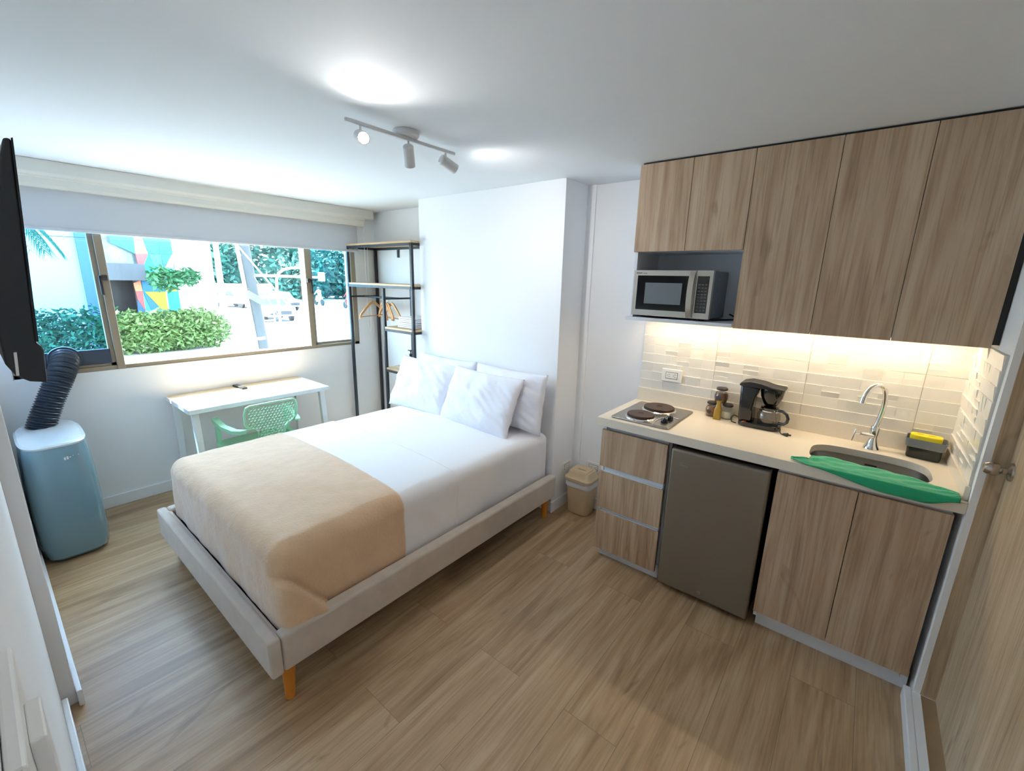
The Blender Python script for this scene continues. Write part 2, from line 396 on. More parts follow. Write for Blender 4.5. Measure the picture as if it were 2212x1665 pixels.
# filler panel for the air conditioner exhaust, standing in the sliding sash
fp = thing('exhaust_filler_panel', 'dark filler panel with round hose flange in the bottom of the left window sash', 'vent panel', (XW,.35,WZ0+.05))
link('panel', MB().box((XW-.026,WY0+.055,WZ0+.045),(XW-.006,.562,WZ0+.145)), mat('dark_panel', srgb(58,66,82), .4), fp, smooth=0, bev=.002)
fl = latx([(.078,XW-.006),(.082,XW),(.080,XW+.012),(.070,XW+.014)], .335, 1.085, 32); link('flange', fl, HOSE, fp)

# blind and its cassette
bl = thing('roller_blind', 'white roller blind half lowered over the wide window', 'blind', (XW+.05,1.3,2.2))
cs = MB()
cs.prism([(XW+.0,ZC-.002),(XW+.118,ZC-.002),(XW+.122,ZC-.075),(XW+.112,ZC-.088),(XW+.112,ZC-.094),(XW+.098,ZC-.100),(XW+.098,ZC-.135),(XW+.088,ZC-.150),(XW+.0,ZC-.152)], 'y', .06, 2.52)
link('cassette', cs, PELM, bl, smooth=30)
link('cassette_cover', MB().prism([(XW+.001,ZC-.001),(XW+.126,ZC-.001),(XW+.128,ZC-.072),(XW+.118,ZC-.084),(XW+.001,ZC-.084)], 'y', .055, 2.61), PELM, bl, smooth=30, bev=.003)
link('fabric', MB().box((XW+.046,.10,1.895),(XW+.049,2.47,2.13)), BLIND, bl, smooth=0)
link('bottom_bar', MB().box((XW+.038,.10,1.876),(XW+.056,2.472,1.898)), BLIND, bl, smooth=0, bev=.006)
ch = MB(); ch.tube([(XW+.06,2.535,2.12),(XW+.06,2.535,1.15),(XW+.06,2.553,1.10),(XW+.06,2.57,1.15),(XW+.06,2.565,2.12)], .0018, 6)
link('pull_chain', ch, OUTW, bl)
cl = MB(); cl.tube([(XW+.012,2.60,1.38),(XW+.012,2.585,1.10),(XW+.012,2.61,1.02),(XW+.012,2.635,1.10),(XW+.012,2.60,1.38)], .003, 6)
link('cord', cl, OUTW, bl)

# ---------------------------------------------------------------- ceiling spot lamp
lx = -1.678
ct = thing('track_spotlight', 'white ceiling bar lamp with three swivelling spot heads', 'lamp', (lx,1.32,ZC))
link('canopy', MB().lathe([(.056,0),(.058,-.004),(.057,-.018),(.050,-.025),(.0,-.026)], (lx-.010,1.325,ZC), 36), LAMPW, ct)
link('bar', MB().box((lx-.007,1.030,ZC-.039),(lx+.007,1.606,ZC-.025)), LAMPW, ct, bev=.003)
def head(p, dirv, name='spot_head', lit=True, power=0, top=True, size=150):
    dirv = Vector(dirv).normalized(); p = Vector(p)
    m = MB(); m.cone((p.x,p.y,ZC-.035), p, .0045, .0045, 10)
    a = p - dirv*.030; b = p + dirv*.058; n = 28; u = dirv.orthogonal().normalized(); ww = dirv.cross(u); vs = []
    prof = [(0.0,0),(.019,0),(.0235,.006),(.0235,.088),(.0205,.088),(.0205,.066)]
    for r, t in prof:
        for k in range(n):
            an = 2*PI*k/n; vs.append(a + dirv*t + r*(math.cos(an)*u+math.sin(an)*ww))
    fs = []
    for i in range(len(prof)-1):
        for k in range(n): fs.append((i*n+k, i*n+(k+1)%n, (i+1)*n+(k+1)%n, (i+1)*n+k))
    m.add(vs, fs)
    h = link(name, m, LAMPW, ct)
    if lit:
        q = a + dirv*.084
        link('bulb', MB().cone(a+dirv*.060, q, .018, .0195, 24), BULB, h)
        s = bpy.data.lights.new('spot', 'SPOT'); s.energy = power; s.spot_size = math.radians(size); s.spot_blend = 1.0; s.shadow_soft_size = .02; s.color = (1,.97,.94)
        o = bpy.data.objects.new('lamp_light', s); C.objects.link(o); o.location = q + dirv*.004 - world_loc(ct)
        o.rotation_euler = dirv.to_track_quat('-Z','Y').to_euler(); o.parent = ct
    return h
head((lx,1.095,ZC-.078), (.88,-.36,-.32), power=16, size=140)
head((lx,1.330,ZC-.085), (-.42,.42,-.80), power=12, size=150)
head((lx,1.548,ZC-.080), (.22,.92,-.40), power=11, size=145)

# ---------------------------------------------------------------- television on the near left wall
tv = thing('television', 'black flat television seen edge-on at the left wall', 'television', (-1.95,YA,1.65))
tx0, tx1 = -2.45, -1.50
link('housing', MB().prism([(.119,1.921),(.108,1.920),(.098,1.885),(.074,1.76),(.040,1.60),(.032,1.52),(.031,1.435),(.043,1.405),(.062,1.390),(.089,1.384),(.096,1.460),(.0935,1.470),(.087,1.479)], 'x', tx0, tx1), TVM, tv, smooth=30, bev=.004)
link('screen', MB().prism([(.1225,1.923),(.119,1.921),(.086,1.482),(.0905,1.482)], 'x', tx0, tx1+.001), TVS, tv, smooth=0)
link('wall_mount', MB().box((-2.1,YB+.001,1.55),(-1.8,.05,1.75)), BLACKM, tv, smooth=0)
link('spec_sticker', MB().prism([(.0475,1.461),(.0525,1.461),(.0480,1.407),(.0430,1.407)], 'x', tx1+.0005, tx1+.0015), LABW, tv, smooth=0, label='pale printed sticker')

# ---------------------------------------------------------------- portable air conditioner
ac = thing('portable_air_conditioner', 'glossy blue-grey portable air conditioner standing in the left corner', 'air conditioner', (-3.66,.19,0))
def superring(cx, cy, ax, ay, z, p=3.2, n=48, bulge=0):
    out = []
    for k in range(n):
        a = 2*PI*k/n; c, s_ = math.cos(a), math.sin(a)
        out.append((cx+ax*math.copysign(abs(c)**(2/p), c), cy+ay*math.copysign(abs(s_)**(2/p), s_), z))
    return out
def loft(rings, cap=True):
    m = MB(); n = len(rings[0]); vs = [v for r in rings for v in r]; fs = []
    for i in range(len(rings)-1):
        for k in range(n): fs.append((i*n+k, i*n+(k+1)%n, (i+1)*n+(k+1)%n, (i+1)*n+k))
    if cap: fs += [tuple(range(n-1,-1,-1)), tuple(range((len(rings)-1)*n, len(rings)*n))]
    return m.add(vs, fs)
acx, acy = -3.640, .176
rg = []
for z, ax, ay in ((.012,.235,.120),(.03,.252,.132),(.10,.262,.140),(.30,.262,.142),(.50,.255,.138),(.60,.246,.132),(.66,.236,.125),(.685,.232,.122)):
    rg.append(superring(acx+.03*(.7-z)/.7, acy, ax, ay+.012, z, 4.2))
link('body', loft(rg), ACM, ac)
def slopez(ring, z0, k): return [(x,y,z0+k*(x-acx)) for x,y,z in ring]
tp = [slopez(superring(acx,acy,.236,.138,0,3.8), .686, -.04), slopez(superring(acx,acy,.238,.140,0,3.8), .700, -.06), slopez(superring(acx,acy,.228,.130,0,3.8), .708, -.06)]
link('top_panel', loft(tp), ACTOP, ac)
wh = MB()
for sx in (-1,1):
    for sy in (-1,1): wh = MB(); wh.cone((acx+sx*.17,acy+sy*.09-.008,.013),(acx+sx*.17,acy+sy*.09+.008,.013),.013,.013,14); link('castor', wh, BLACKMATTE, ac)

lg = MB()
for k in range(6): lg.box((acx+.2435-.002*k,acy+.020+k*.011,.600),(acx+.2515-.002*k,acy+.028+k*.011,.614+(.004 if k%2 else 0)))
link('logo', lg, LABW, ac, smooth=0)
# exhaust hose as ribbed tube
import itertools
def bez(p0,p1,p2,p3,t): 
    a=Vector(p0);b=Vector(p1);c=Vector(p2);d_=Vector(p3); u=1-t
    return a*u**3+b*3*u*u*t+c*3*u*t*t+d_*t**3
P = ((-3.80,.140,.66),(-3.80,.185,.82),(-3.80,.325,1.06),(XW+.012,.335,1.088))
N = 170; pts = [bez(*P, i/N) for i in range(N+1)]; rs = [.064 + .005*math.sin(i*2*PI/4.5) for i in range(N+1)]
link('exhaust_hose', MB().tube(pts, rs, 28), HOSE, ac, smooth=60)

# ---------------------------------------------------------------- desk
dk = thing('writing_desk', 'small white desk with pale wood top under the window', 'desk', (-3.70,1.31,0))
link('desk_top', MB().box((XW+.003,.815,.722),(-3.427,1.80,.746)), [DESKW], dk, smooth=0, bev=.002)
ed = MB(); ed.box((XW+.003,.812,.716),(-3.424,.815,.745)); ed.box((XW+.003,1.80,.716),(-3.424,1.803,.745)); ed.box((-3.427,.812,.716),(-3.423,1.803,.745))
link('edge_band', ed, DESKM, dk, smooth=0)
for y0 in (.835, 1.735):
    for side in (0, 1):
        m = MB(); xt = -3.475 if side else XW+.075; xb = -3.405 if side else XW+.03
        for (za, zb) in ((.716, 0),):
            vs = [(xt-.02,y0,.716),(xt+.02,y0,.716),(xt+.02,y0+.04,.716),(xt-.02,y0+.04,.716),(xb-.02,y0,0),(xb+.02,y0,0),(xb+.02,y0+.04,0),(xb-.02,y0+.04,0)]
            m.add(vs, [(0,1,2,3),(7,6,5,4),(0,4,5,1),(1,5,6,2),(2,6,7,3),(3,7,4,0)])
        link('leg', m, DESKM, dk, smooth=0, bev=.003)
    link('side_rail', MB().box((XW+.06,y0+.005,.69),(-3.47,y0+.035,.716)), DESKM, dk, smooth=0)
rm = thing('remote_control', 'small black and grey remote control lying on the desk', 'remote control', (-3.87,1.285,.746))
R = Matrix.Rotation(math.radians(5), 3, 'Z')
link('case', MB().obox((-3.87,1.285,.754),.17,.042,.016,R), BLACKMATTE, rm, smooth=0, bev=.005)
bt = MB()
for k in range(5):
    for j in (-1,0,1): bt.obox(Vector((-3.87,1.285,.7625)) + R@Vector((-.05+k*.022, j*.011, 0)), .012,.007,.003, R)
link('buttons', bt, GREYT, rm, smooth=0)

# ---------------------------------------------------------------- mint armchair (faces the window)
cx_, cy_ = -3.075, 1.205
chh = thing('perforated_armchair', 'mint green resin armchair with perforated back at the desk', 'chair', (cx_-.2,cy_,0))
def back_shape(y, z):   # half width at height z
    zz = (z-.44)/(.79-.44)
    return .082 if zz < .46 else (.165 if zz > .56 else .082+.083*(zz-.46)/.10)
def bx_curve(y, z): return cx_ - .075*(1-(z-.44)/.35) - .10*((y-cy_)**2)/.03*.12 + 0
def perforated():
    m = MB(); cell = .0225; th = .006; rr = .0078
    rows = int(.345/ (cell*.87)); n = 8
    for j in range(rows):
        z = .452 + j*cell*.87
        hw = back_shape(0, z) - .012
        k0 = int(hw/cell)+1
        off = (j % 2)*cell/2
        for i in range(-k0, k0+1):
            y = i*cell + off
            if abs(y) > hw: continue
            # square cell with octagonal hole, both sides plus walls
            c0 = cell*.5; ch_ = cell*.87*.5
            sq = []; ho = []
            for k in range(n):
                a = 2*PI*(k+.5)/n; ho.append((y+rr*math.cos(a), z+rr*math.sin(a)))
                ca, sa = math.cos(a), math.sin(a); f = 1/max(abs(ca), abs(sa)); sq.append((y+c0*ca*f if abs(ca)*f>.999 else y+c0*math.copysign(.414,ca), z+ch_*sa*f if abs(sa)*f>.999 else z+ch_*math.copysign(.414,sa)))
            vs = []
            for side in (0, 1):
                for q in (sq, ho):
                    for (yy, zz) in q: vs.append((bx_curve(cy_+yy, zz)-side*th, cy_+yy, zz))
            fs = []
            for k in range(n):
                k2 = (k+1)%n
                fs += [(k,k2,n+k2,n+k), (2*n+k2,2*n+k,3*n+k,3*n+k2), (n+k,n+k2,3*n+k2,3*n+k)]
            m.add(vs, fs)
    return m
bk = link('backrest', perforated(), MINT, chh, smooth=0)
# rim around the backrest
rim = [(-.082,.44),(-.085,.56),(-.092,.595),(-.115,.615),(-.150,.632),(-.168,.66),(-.172,.74),(-.160,.782),(-.140,.792),(0,.796),(.140,.792),(.160,.782),(.172,.74),(.168,.66),(.150,.632),(.115,.615),(.092,.595),(.085,.56),(.082,.44)]
rm_ = MB(); pr = [Vector((bx_curve(cy_+a, b)-.003, cy_+a, b)) for a, b in rim]
for i in range(len(pr)-1):
    a, b = pr[i], pr[i+1]; t = (b-a); L = t.length; t.normalize(); nrm = Vector((1,0,0)); sd_ = t.cross(nrm).normalized(); Rm = Matrix((nrm, sd_, t)).transposed()
    rm_.obox((a+b)/2, .022, .012, L+.006, Rm)
link('back_rim', rm_, MINT, chh, smooth=50, bev=.003)
seat = MB(); seat.prism(rpoly(cx_-.30, cy_, .44, .42, .07), 'z', .425, .44); link('seat', seat, MINT, chh, smooth=40, bev=.006)
for s_ in (-1, 1):
    m = MB(); path = [(cx_-.01,s_*.150,.640),(cx_-.05,s_*.172,.628),(cx_-.12,s_*.20,.620),(cx_-.24,s_*.224,.628),(cx_-.34,s_*.232,.650),(cx_-.375,s_*.234,.662)]
    vs = []; fs = []
    for (x, y, z) in path: vs += [(x,cy_+y-s_*.006,z),(x,cy_+y+s_*.030,z-.004),(x,cy_+y+s_*.030,z-.030),(x,cy_+y+s_*.022,z-.010),(x,cy_+y-s_*.006,z-.010)]
    nn = 5
    for i in range(len(path)-1):
        for k in range(nn): fs.append((i*nn+k, i*nn+(k+1)%nn, (i+1)*nn+(k+1)%nn, (i+1)*nn+k))
    fs += [tuple(range(nn)), tuple(range(len(vs)-1, len(vs)-1-nn, -1))]
    m.add(vs, fs); link('armrest', m, MINT, chh, smooth=50)
for s_ in (-1, 1):
    for fx_, top in ((-.36,.655),(-.02,.44)):
        x0 = cx_+fx_; w2 = .024; yy = s_*(.234 if top > .5 else .10); yb = s_*(.245 if top > .5 else .22)
        xb = x0 + (-.03 if top > .5 else .07)
        vs = [(x0-.03,cy_+yy-w2/2,top),(x0+.02,cy_+yy-w2/2,top),(x0+.02,cy_+yy+w2/2,top),(x0-.03,cy_+yy+w2/2,top),(xb-.018,cy_+yb-w2/2,0),(xb+.014,cy_+yb-w2/2,0),(xb+.014,cy_+yb+w2/2,0),(xb-.018,cy_+yb+w2/2,0)]
        link('leg', MB().add(vs, [(0,1,2,3),(7,6,5,4),(0,4,5,1),(1,5,6,2),(2,6,7,3),(3,7,4,0)]), MINT, chh, smooth=0, bev=.005)
for rb in (((cx_-.37,cy_-.25,.395),(cx_-.02,cy_-.216,.47)),((cx_-.37,cy_+.216,.395),(cx_-.02,cy_+.25,.47))): link('seat_rail', MB().box(*rb), MINT, chh, smooth=0, bev=.004)

# ---------------------------------------------------------------- open wardrobe rack
sx0, sx1, sy0, sy1, zt = -3.945, -2.985, 2.362, 2.672, 1.945
sxm = -3.393
wd = thing('open_wardrobe_rack', 'black metal open wardrobe rack with pale wood shelves in the corner', 'rack', ((sx0+sx1)/2,(sy0+sy1)/2,0))
pw = .024
def post(x, y, z0, z1): link('post', MB().box((x-pw/2,y-pw/2,z0),(x+pw/2,y+pw/2,z1)), BLACKM, wd, smooth=0, bev=.0015)
for x in (sx0, sx1):
    for y in (sy0, sy1): post(x, y, 0, zt-.016)
post(sxm, sy0, 0, 1.56); post(sxm, sy1, 0, 1.56)
def board(x0, x1, z, nm='shelf_board'):
    link(nm, MB().box((x0-.012,sy0-.012 if z > 1.9 else sy0-.010,z-.016),(x1+.012,sy1+.010,z)), SHELFW, wd, smooth=0, bev=.001)
    b = MB(); zz = z-.016; h_ = .022
    b.box((x0,sy0-pw/2,zz-h_),(x1,sy0+pw/2,zz)); b.box((x0,sy1-pw/2,zz-h_),(x1,sy1+pw/2,zz)); b.box((x0-pw/2,sy0,zz-h_),(x0+pw/2,sy1,zz)); b.box((x1-pw/2,sy0,zz-h_),(x1+pw/2,sy1,zz))
    link('shelf_frame', b, BLACKM, wd, smooth=0)
board(sx0, sx1, zt); board(sx0, sx1, 1.592); board(sxm, sx1, 1.212); board(sxm, sx1, .835);
for xx in (sx0, sxm): link('side_rail', MB().box((xx-.008,sy0,1.452),(xx+.008,sy1,1.468)), BLACKM, wd, smooth=0)
ry = (sy0+sy1)/2
link('hanging_rail', MB().cone((sx0,ry,1.460),(sxm,ry,1.460),.0095,.0095,14), BLACKM, wd)
link('wall_strap', MB().box((-3.60,sy1+.004,1.835),(-3.575,sy1+.012,1.905)), BLACKM, wd, smooth=0)
def hanger_mesh():
    h = thing('wooden_hanger', '', 'hanger', (0,0,0))
    pts = [(0,-.205,-.185),(0,-.19,-.160),(0,-.12,-.110),(0,-.05,-.062),(0,0,-.048),(0,.05,-.062),(0,.12,-.110),(0,.19,-.160),(0,.205,-.185)]
    m = MB(); vs = []; fs = []
    for (x,y,z) in pts:
        e = .014 if abs(y) > .18 else .011
        vs += [(-.006,y,z+.012),(.006,y,z+.012),(e*.6,y,z-.014),(-e*.6,y,z-.014)]
    for i in range(len(pts)-1):
        for k in range(4): fs.append((i*4+k, i*4+(k+1)%4, (i+1)*4+(k+1)%4, (i+1)*4+k))
    fs += [(0,1,2,3), (32,33,34,35)]
    m.add(vs, fs); link('hanger_body', m, HANGW, h, smooth=50, bev=.002)
    link('hanger_bar', MB().cone((0,-.19,-.180),(0,.19,-.180),.005,.005,10), HANGW, h)
    hk = MB(); hp = [(0,0,-.045),(0,0,-.012),(0,.012,-.006)] + [(0,.0135*math.cos(a)+0.0,.0135*math.sin(a)) for a in [math.radians(-30+i*22) for i in range(10)]]
    hk.tube(hp, .0014, 8); link('hook', hk, CHROME, h)
    return h
h0 = hanger_mesh()
HL = [(-3.80,  19, 'single wooden hanger turned outward, nearest the window'),
      (-3.640, 66, 'wooden hanger second from the window on the rail'),
      (-3.600, 72, 'wooden hanger in the middle of the bunched ones on the rail'),
      (-3.562, 69, 'wooden hanger fourth from the window, close behind the rack post'),
      (-3.490, 76, 'wooden hanger nearest the folded towels')]
for i, (x, r, lb) in enumerate(HL):
    o = h0 if i == 0 else dup(h0)
    o.location = (x, ry, 1.4565); o.rotation_euler = (0,0,math.radians(r)); o['label'] = lb; o['group'] = 'wooden hangers on the rack rail'
def towel(z, x0, x1, y0, y1, lb):
    m = MB(); 
    for k in range(3):
        zz = z + k*.0155
        m.prism([(y0+.004*k,zz+.0015),(y0-.002+.004*k,zz+.008),(y0+.004*k,zz+.0145),(y1,zz+.0145),(y1+.003,zz+.008),(y1,zz+.0015)], 'x', x0+.003*(k%2), x1-.003*(k%2))
    o = link('folded_towel', m, TOWEL, None, smooth=60, bev=.006, seg=3); tag(o, lb, 'towel', 'folded white towels on the rack'); return o
towel(1.213, -3.27, -3.02, 2.41, 2.65, 'lower folded white towel on the rack shelf')
towel(1.262, -3.265, -3.025, 2.415, 2.645, 'upper folded white towel on top of another')
pb = thing('pump_bottle', 'dark pump bottle on the rack shelf beside the pillows', 'bottle', (-3.135,2.44,.836))
link('bottle_body', MB().lathe([(.0,0),(.026,0),(.028,.004),(.028,.115),(.024,.124),(.011,.128),(.011,.135)], (-3.135,2.44,.836)), mat('dark_bottle', srgb(46,34,44), .25), pb)
pp = MB(); pp.lathe([(.013,.133),(.013,.148),(.005,.149),(.005,.170),(.010,.171),(.010,.182),(0,.182)], (-3.135,2.44,.836), 16); pp.box((-3.17,2.436,1.008),(-3.135,2.444,1.016)); link('pump', pp, BLACKM, pb)
bx_ = MB().box((-3.035,2.50,.836),(-2.99,2.60,.985)); o = link('white_box', bx_, [LABW], None, smooth=0, bev=.002); tag(o, 'small white carton with dark round emblem on the rack shelf', 'box')
em = MB()
for k in range(14):
    a0 = math.radians(60+k*20); a1 = math.radians(60+(k+1)*20)
    em.add([(-2.9895,2.535+.018*math.cos(a0),.935+.018*math.sin(a0)),(-2.9895,2.535+.018*math.cos(a1),.935+.018*math.sin(a1)),(-2.9895,2.535+.013*math.cos(a1),.935+.013*math.sin(a1)),(-2.9895,2.535+.013*math.cos(a0),.935+.013*math.sin(a0))],[(0,1,2,3)])
link('emblem', em, LABELM, o, smooth=0)

# ---------------------------------------------------------------- bed
BX0, BX1, BY0, BY1, BZ0, BZ1 = -2.985, -1.504, .483, 2.400, .163, .324
bed = thing('upholstered_bed_frame', 'beige velvet platform bed frame with orange wooden legs', 'bed', ((BX0+BX1)/2,(BY0+BY1)/2,0))
rt_ = .062
link('side_rail', MB().box((BX1-rt_,BY0+.047,BZ0),(BX1,BY1,BZ1)), FABR, bed, bev=.014, seg=3)
link('side_rail', MB().box((BX0,BY0+.047,BZ0),(BX0+rt_,BY1,BZ1)), FABR, bed, bev=.014, seg=3)
link('foot_rail', MB().box((BX0,BY0,BZ0-.003),(BX1,BY0+.046,BZ1+.001)), FABR, bed, bev=.012, seg=3)
link('foot_ledge', MB().box((BX0+.05,BY0+.03,BZ0),(BX1-.05,BY0+.060,BZ1-.012)), FABR, bed, bev=.006)
link('head_rail', MB().box((BX0+.06,BY1-.04,BZ0),(BX1-.06,BY1,BZ1-.04)), FABR, bed, smooth=0)
link('light_block_base', MB().box((BX0+.06,BY0+.05,BZ0+.01),(BX1-.06,BY1-.03,BZ0+.075)), BLACKMATTE, bed, smooth=0)  # closed black panel added to block light and keep the underside dark
for (x, y) in ((BX1-.052,BY0+.080),(BX0+.052,BY0+.080),(BX1-.068,BY1-.035),(BX0+.05,BY1-.035)):
    sgn = 1 if x > -2.2 else -1
    link('leg', MB().cone((x,y,BZ0+.002),(x+sgn*.008,y-.010,0),.027,.0175,24), ORANGEW, bed, bev=.002)
def rbox(x0,x1,y0,y1,z0,z1,r,nx,ny,nz):
    """rounded box as a dense grid"""
    cx,cy,cz = (x0+x1)/2,(y0+y1)/2,(z0+z1)/2; hx,hy,hz = (x1-x0)/2,(y1-y0)/2,(z1-z0)/2
    vs = {}; V = []; F = []
    def vid(i,j,k):
        key = (i,j,k)
        if key not in vs:
            p = Vector((-hx+2*hx*i/nx, -hy+2*hy*j/ny, -hz+2*hz*k/nz))
            q = Vector((max(-hx+r,min(hx-r,p.x)), max(-hy+r,min(hy-r,p.y)), max(-hz+r,min(hz-r,p.z))))
            d_ = p-q
            if d_.length > 1e-9: p = q + d_.normalized()*r
            vs[key] = len(V); V.append((p.x+cx,p.y+cy,p.z+cz))
        return vs[key]
    for i in range(nx):
        for j in range(ny):
            for k in (0,nz): F.append((vid(i,j,k),vid(i+1,j,k),vid(i+1,j+1,k),vid(i,j+1,k)))
    for i in range(nx):
        for k in range(nz):
            for j in (0,ny): F.append((vid(i,j,k),vid(i+1,j,k),vid(i+1,j,k+1),vid(i,j,k+1)))
    for j in range(ny):
        for k in range(nz):
            for i in (0,nx): F.append((vid(i,j,k),vid(i,j+1,k),vid(i,j+1,k+1),vid(i,j,k+1)))
    return V, F
MX0, MX1, MY0, MY1, MZ0, MZ1 = -2.925, -1.597, .572, 2.425, .240, .612
def crown(p):
    x,y,z = p
    if z > .45:
        fx = max(0,1-((x-(MX0+MX1)/2)/((MX1-MX0)/2))**2); fy = max(0,1-((y-(MY0+MY1)/2)/((MY1-MY0)/2))**4)
        z += .030*fx**.7*fy*(z-.45)/.16
    return (x,y,z)
V, F = rbox(MX0,MX1,MY0,MY1,MZ0,MZ1,.048,60,84,18)
def wrk(p, amp, fx=1, fy=1):
    x,y,z = p; n = mnoise.noise(Vector((x*3.1*fx,y*3.1*fy,z*3.1)))+.5*mnoise.noise(Vector((x*9*fx,y*9*fy,z*9)))
    return n*amp
mt = thing('mattress', 'thick mattress in a tight white fitted sheet on the bed frame', 'mattress', ((MX0+MX1)/2,1.5,MZ0))
V2 = []
for p in V:
    p = crown(p); n_ = wrk(p,.003)
    if p[0] > MX1-.02 and p[2] < .53: n_ += .004*mnoise.noise(Vector((p[1]*14, p[2]*2.0, 3)))   # vertical pulls in the side
    V2.append((p[0]+(n_ if p[0] > -2.2 else -n_), p[1], p[2]+n_*(1 if p[2] > .5 else 0)))
ms = MB().add(V2, F); link('fitted_sheet', ms, SHEET, mt, smooth=180)
def shell(name, off, ycut, zcut, m, disp, parent=None, nx=90, ny=130, nz=34, ytop=None):
    V, F = rbox(MX0-off,MX1+off,MY0-off,MY1+off,MZ0-.01,MZ1+off,.048+off*1.6,nx,ny,nz)
    out = [crown(p) for p in V]; nv = []
    for p in out: nv.append(disp(p))
    keep = [f for f in F if max(out[i][1] for i in f) <= ycut and min(out[i][2] for i in f) >= zcut and sum(out[i][2] for i in f)/len(f) > zcut+.001]
    used = sorted({i for f in keep for i in f}); mp = {u:i for i,u in enumerate(used)}
    mb = MB().add([nv[u] for u in used], [tuple(mp[i] for i in f) for f in keep])
    return mb
def d_sheet(p):
    n_ = wrk(p,.0030,1.2,1.0)
    x,y,z = p; k = 1 if x > -2.2 else -1
    if z < .5: n_ += .0035*mnoise.noise(Vector((y*16, z*2.0, 8)))
    return (x+k*(n_+.001 if z < .55 else 0), y, z+(n_+.001 if z > .5 else 0))
fs_ = shell('flat_sheet', .006, 1.53, .262, SHEET, d_sheet)
o = link('flat_top_sheet', fs_, SHEET, None, smooth=180)
sm = o.modifiers.new('solid','SOLIDIFY'); sm.thickness = .003; sm.offset = -1
tag(o, 'white top sheet with a straight hem across the middle of the bed', 'sheet')
def smooth01(a, b, t):
    t = max(0, min(1, (t-a)/(b-a))); return t*t*(3-2*t)
def d_fleece(p):
    x,y,z = p
    n_ = .004*mnoise.noise(Vector((x*5,y*5,z*5))) + .0018*mnoise.noise(Vector((x*22,y*22,z*22)))
    ox = oy = 0
    near = smooth01(MX1-.06, MX1+.0, x); foot = smooth01(MY0+.05, MY0-.0, y)
    h = smooth01(.60, .30, z)
    if near > 0:
        # folded corner flap: everything toward the foot and below the fold line stands proud
        line = .500 - .250*smooth01(.585,.83,y)**.75
        inside = smooth01(.007,-.009, z-line) * smooth01(.850,.81,y)
        ox += near*(-.010*smooth01(.035,.0,z-line)*(1-inside)*smooth01(.86,.80,y) + .060*inside*(.6+.4*h) + .010*smooth01(.10,.0,abs(z-line+.02))*inside + .006*mnoise.noise(Vector((y*9,z*7,1))))
        ox += near*.010*h*smooth01(.9,.6,y)
    if foot > 0:
        oy -= foot*(.006*h*(1+mnoise.noise(Vector((x*6,z*3,4)))) )
        oy -= foot*near*.012*h
    far = smooth01(MX0+.06, MX0, x)
    return (x+ox+near*n_-far*(n_+.006*h), y+oy-foot*n_, z+(n_ if z > .5 else 0)+(.005*mnoise.noise(Vector((x*7,y*7,2))) if z < .33 else 0))
fb = shell('blanket', .016, 1.168, .30, FLEECE, d_fleece, nx=130, ny=190, nz=56)
o = link('fleece_blanket', fb, FLEECE, None, smooth=180)
sm = o.modifiers.new('solid','SOLIDIFY'); sm.thickness = .009; sm.offset = -1
tag(o, 'tan fleece blanket draped over the foot of the bed', 'blanket')
# pillows
def pillow(W_, H_, T_, seed, lb, loc, rot, name='pillow'):
    nu, nv = 46, 34; vs = []; fs = []
    for side in (1,-1):
        for j in range(nv+1):
            for i in range(nu+1):
                u = -1+2*i/nu; v = -1+2*j/nv
                t = (max(0,1-abs(u)**3.0)**.55)*(max(0,1-abs(v)**3.0)**.55)
                x = W_/2*u*(1-.05*(1-v*v)*abs(u)**6) ; z = H_/2*v*(1-.07*(1-u*u)*abs(v)**6)
                wn = mnoise.noise(Vector((u*2.2+seed,v*2.2,side*3)))*.013+mnoise.noise(Vector(((u+v)*5.5+seed,(u-v)*1.4,side)))*.013 + abs(mnoise.noise(Vector((u*6+seed,v*8+u*3,side*5))))*.010 + mnoise.noise(Vector((u*14+seed,v*5-u*6,side)))*.003
                y = side*(T_/2*t + wn*min(1,t*1.6)) + .006*mnoise.noise(Vector((u*3,v*3,seed)))
                vs.append((x,y,z))
    n1 = (nu+1)*(nv+1)
    for s_ in (0,1):
        for j in range(nv):
            for i in range(nu):
                a = s_*n1 + j*(nu+1)+i; q = (a,a+1,a+nu+2,a+nu+1)
                fs.append(q if s_ == 0 else q[::-1])
    # seam hem
    m = MB().add(vs, fs)
    o = link(name, m, PILLW, None, smooth=180)
    o.location = loc; o.rotation_euler = rot
    tag(o, lb, 'pillow', 'white pillows at the head of the bed'); return o
pillow(.68,.42,.15, 1.3, 'back left white pillow standing against the wall, nearest the window', (-2.575,2.328,.832), (math.radians(-9),0,math.radians(0)))
pillow(.66,.42,.15, 5.1, 'back right white pillow standing against the wall, nearest the kitchen', (-1.910,2.328,.832), (math.radians(-9),0,math.radians(-1)))
pillow(.68,.44,.14, 9.7, 'front left white pillow leaning on another, nearest the window', (-2.705,2.215,.803), (math.radians(-24),0,math.radians(1)))
pillow(.70,.44,.14, 14.2, 'front right white pillow leaning on another, nearest the kitchen', (-2.060,2.195,.803), (math.radians(-24),0,math.radians(-3)))

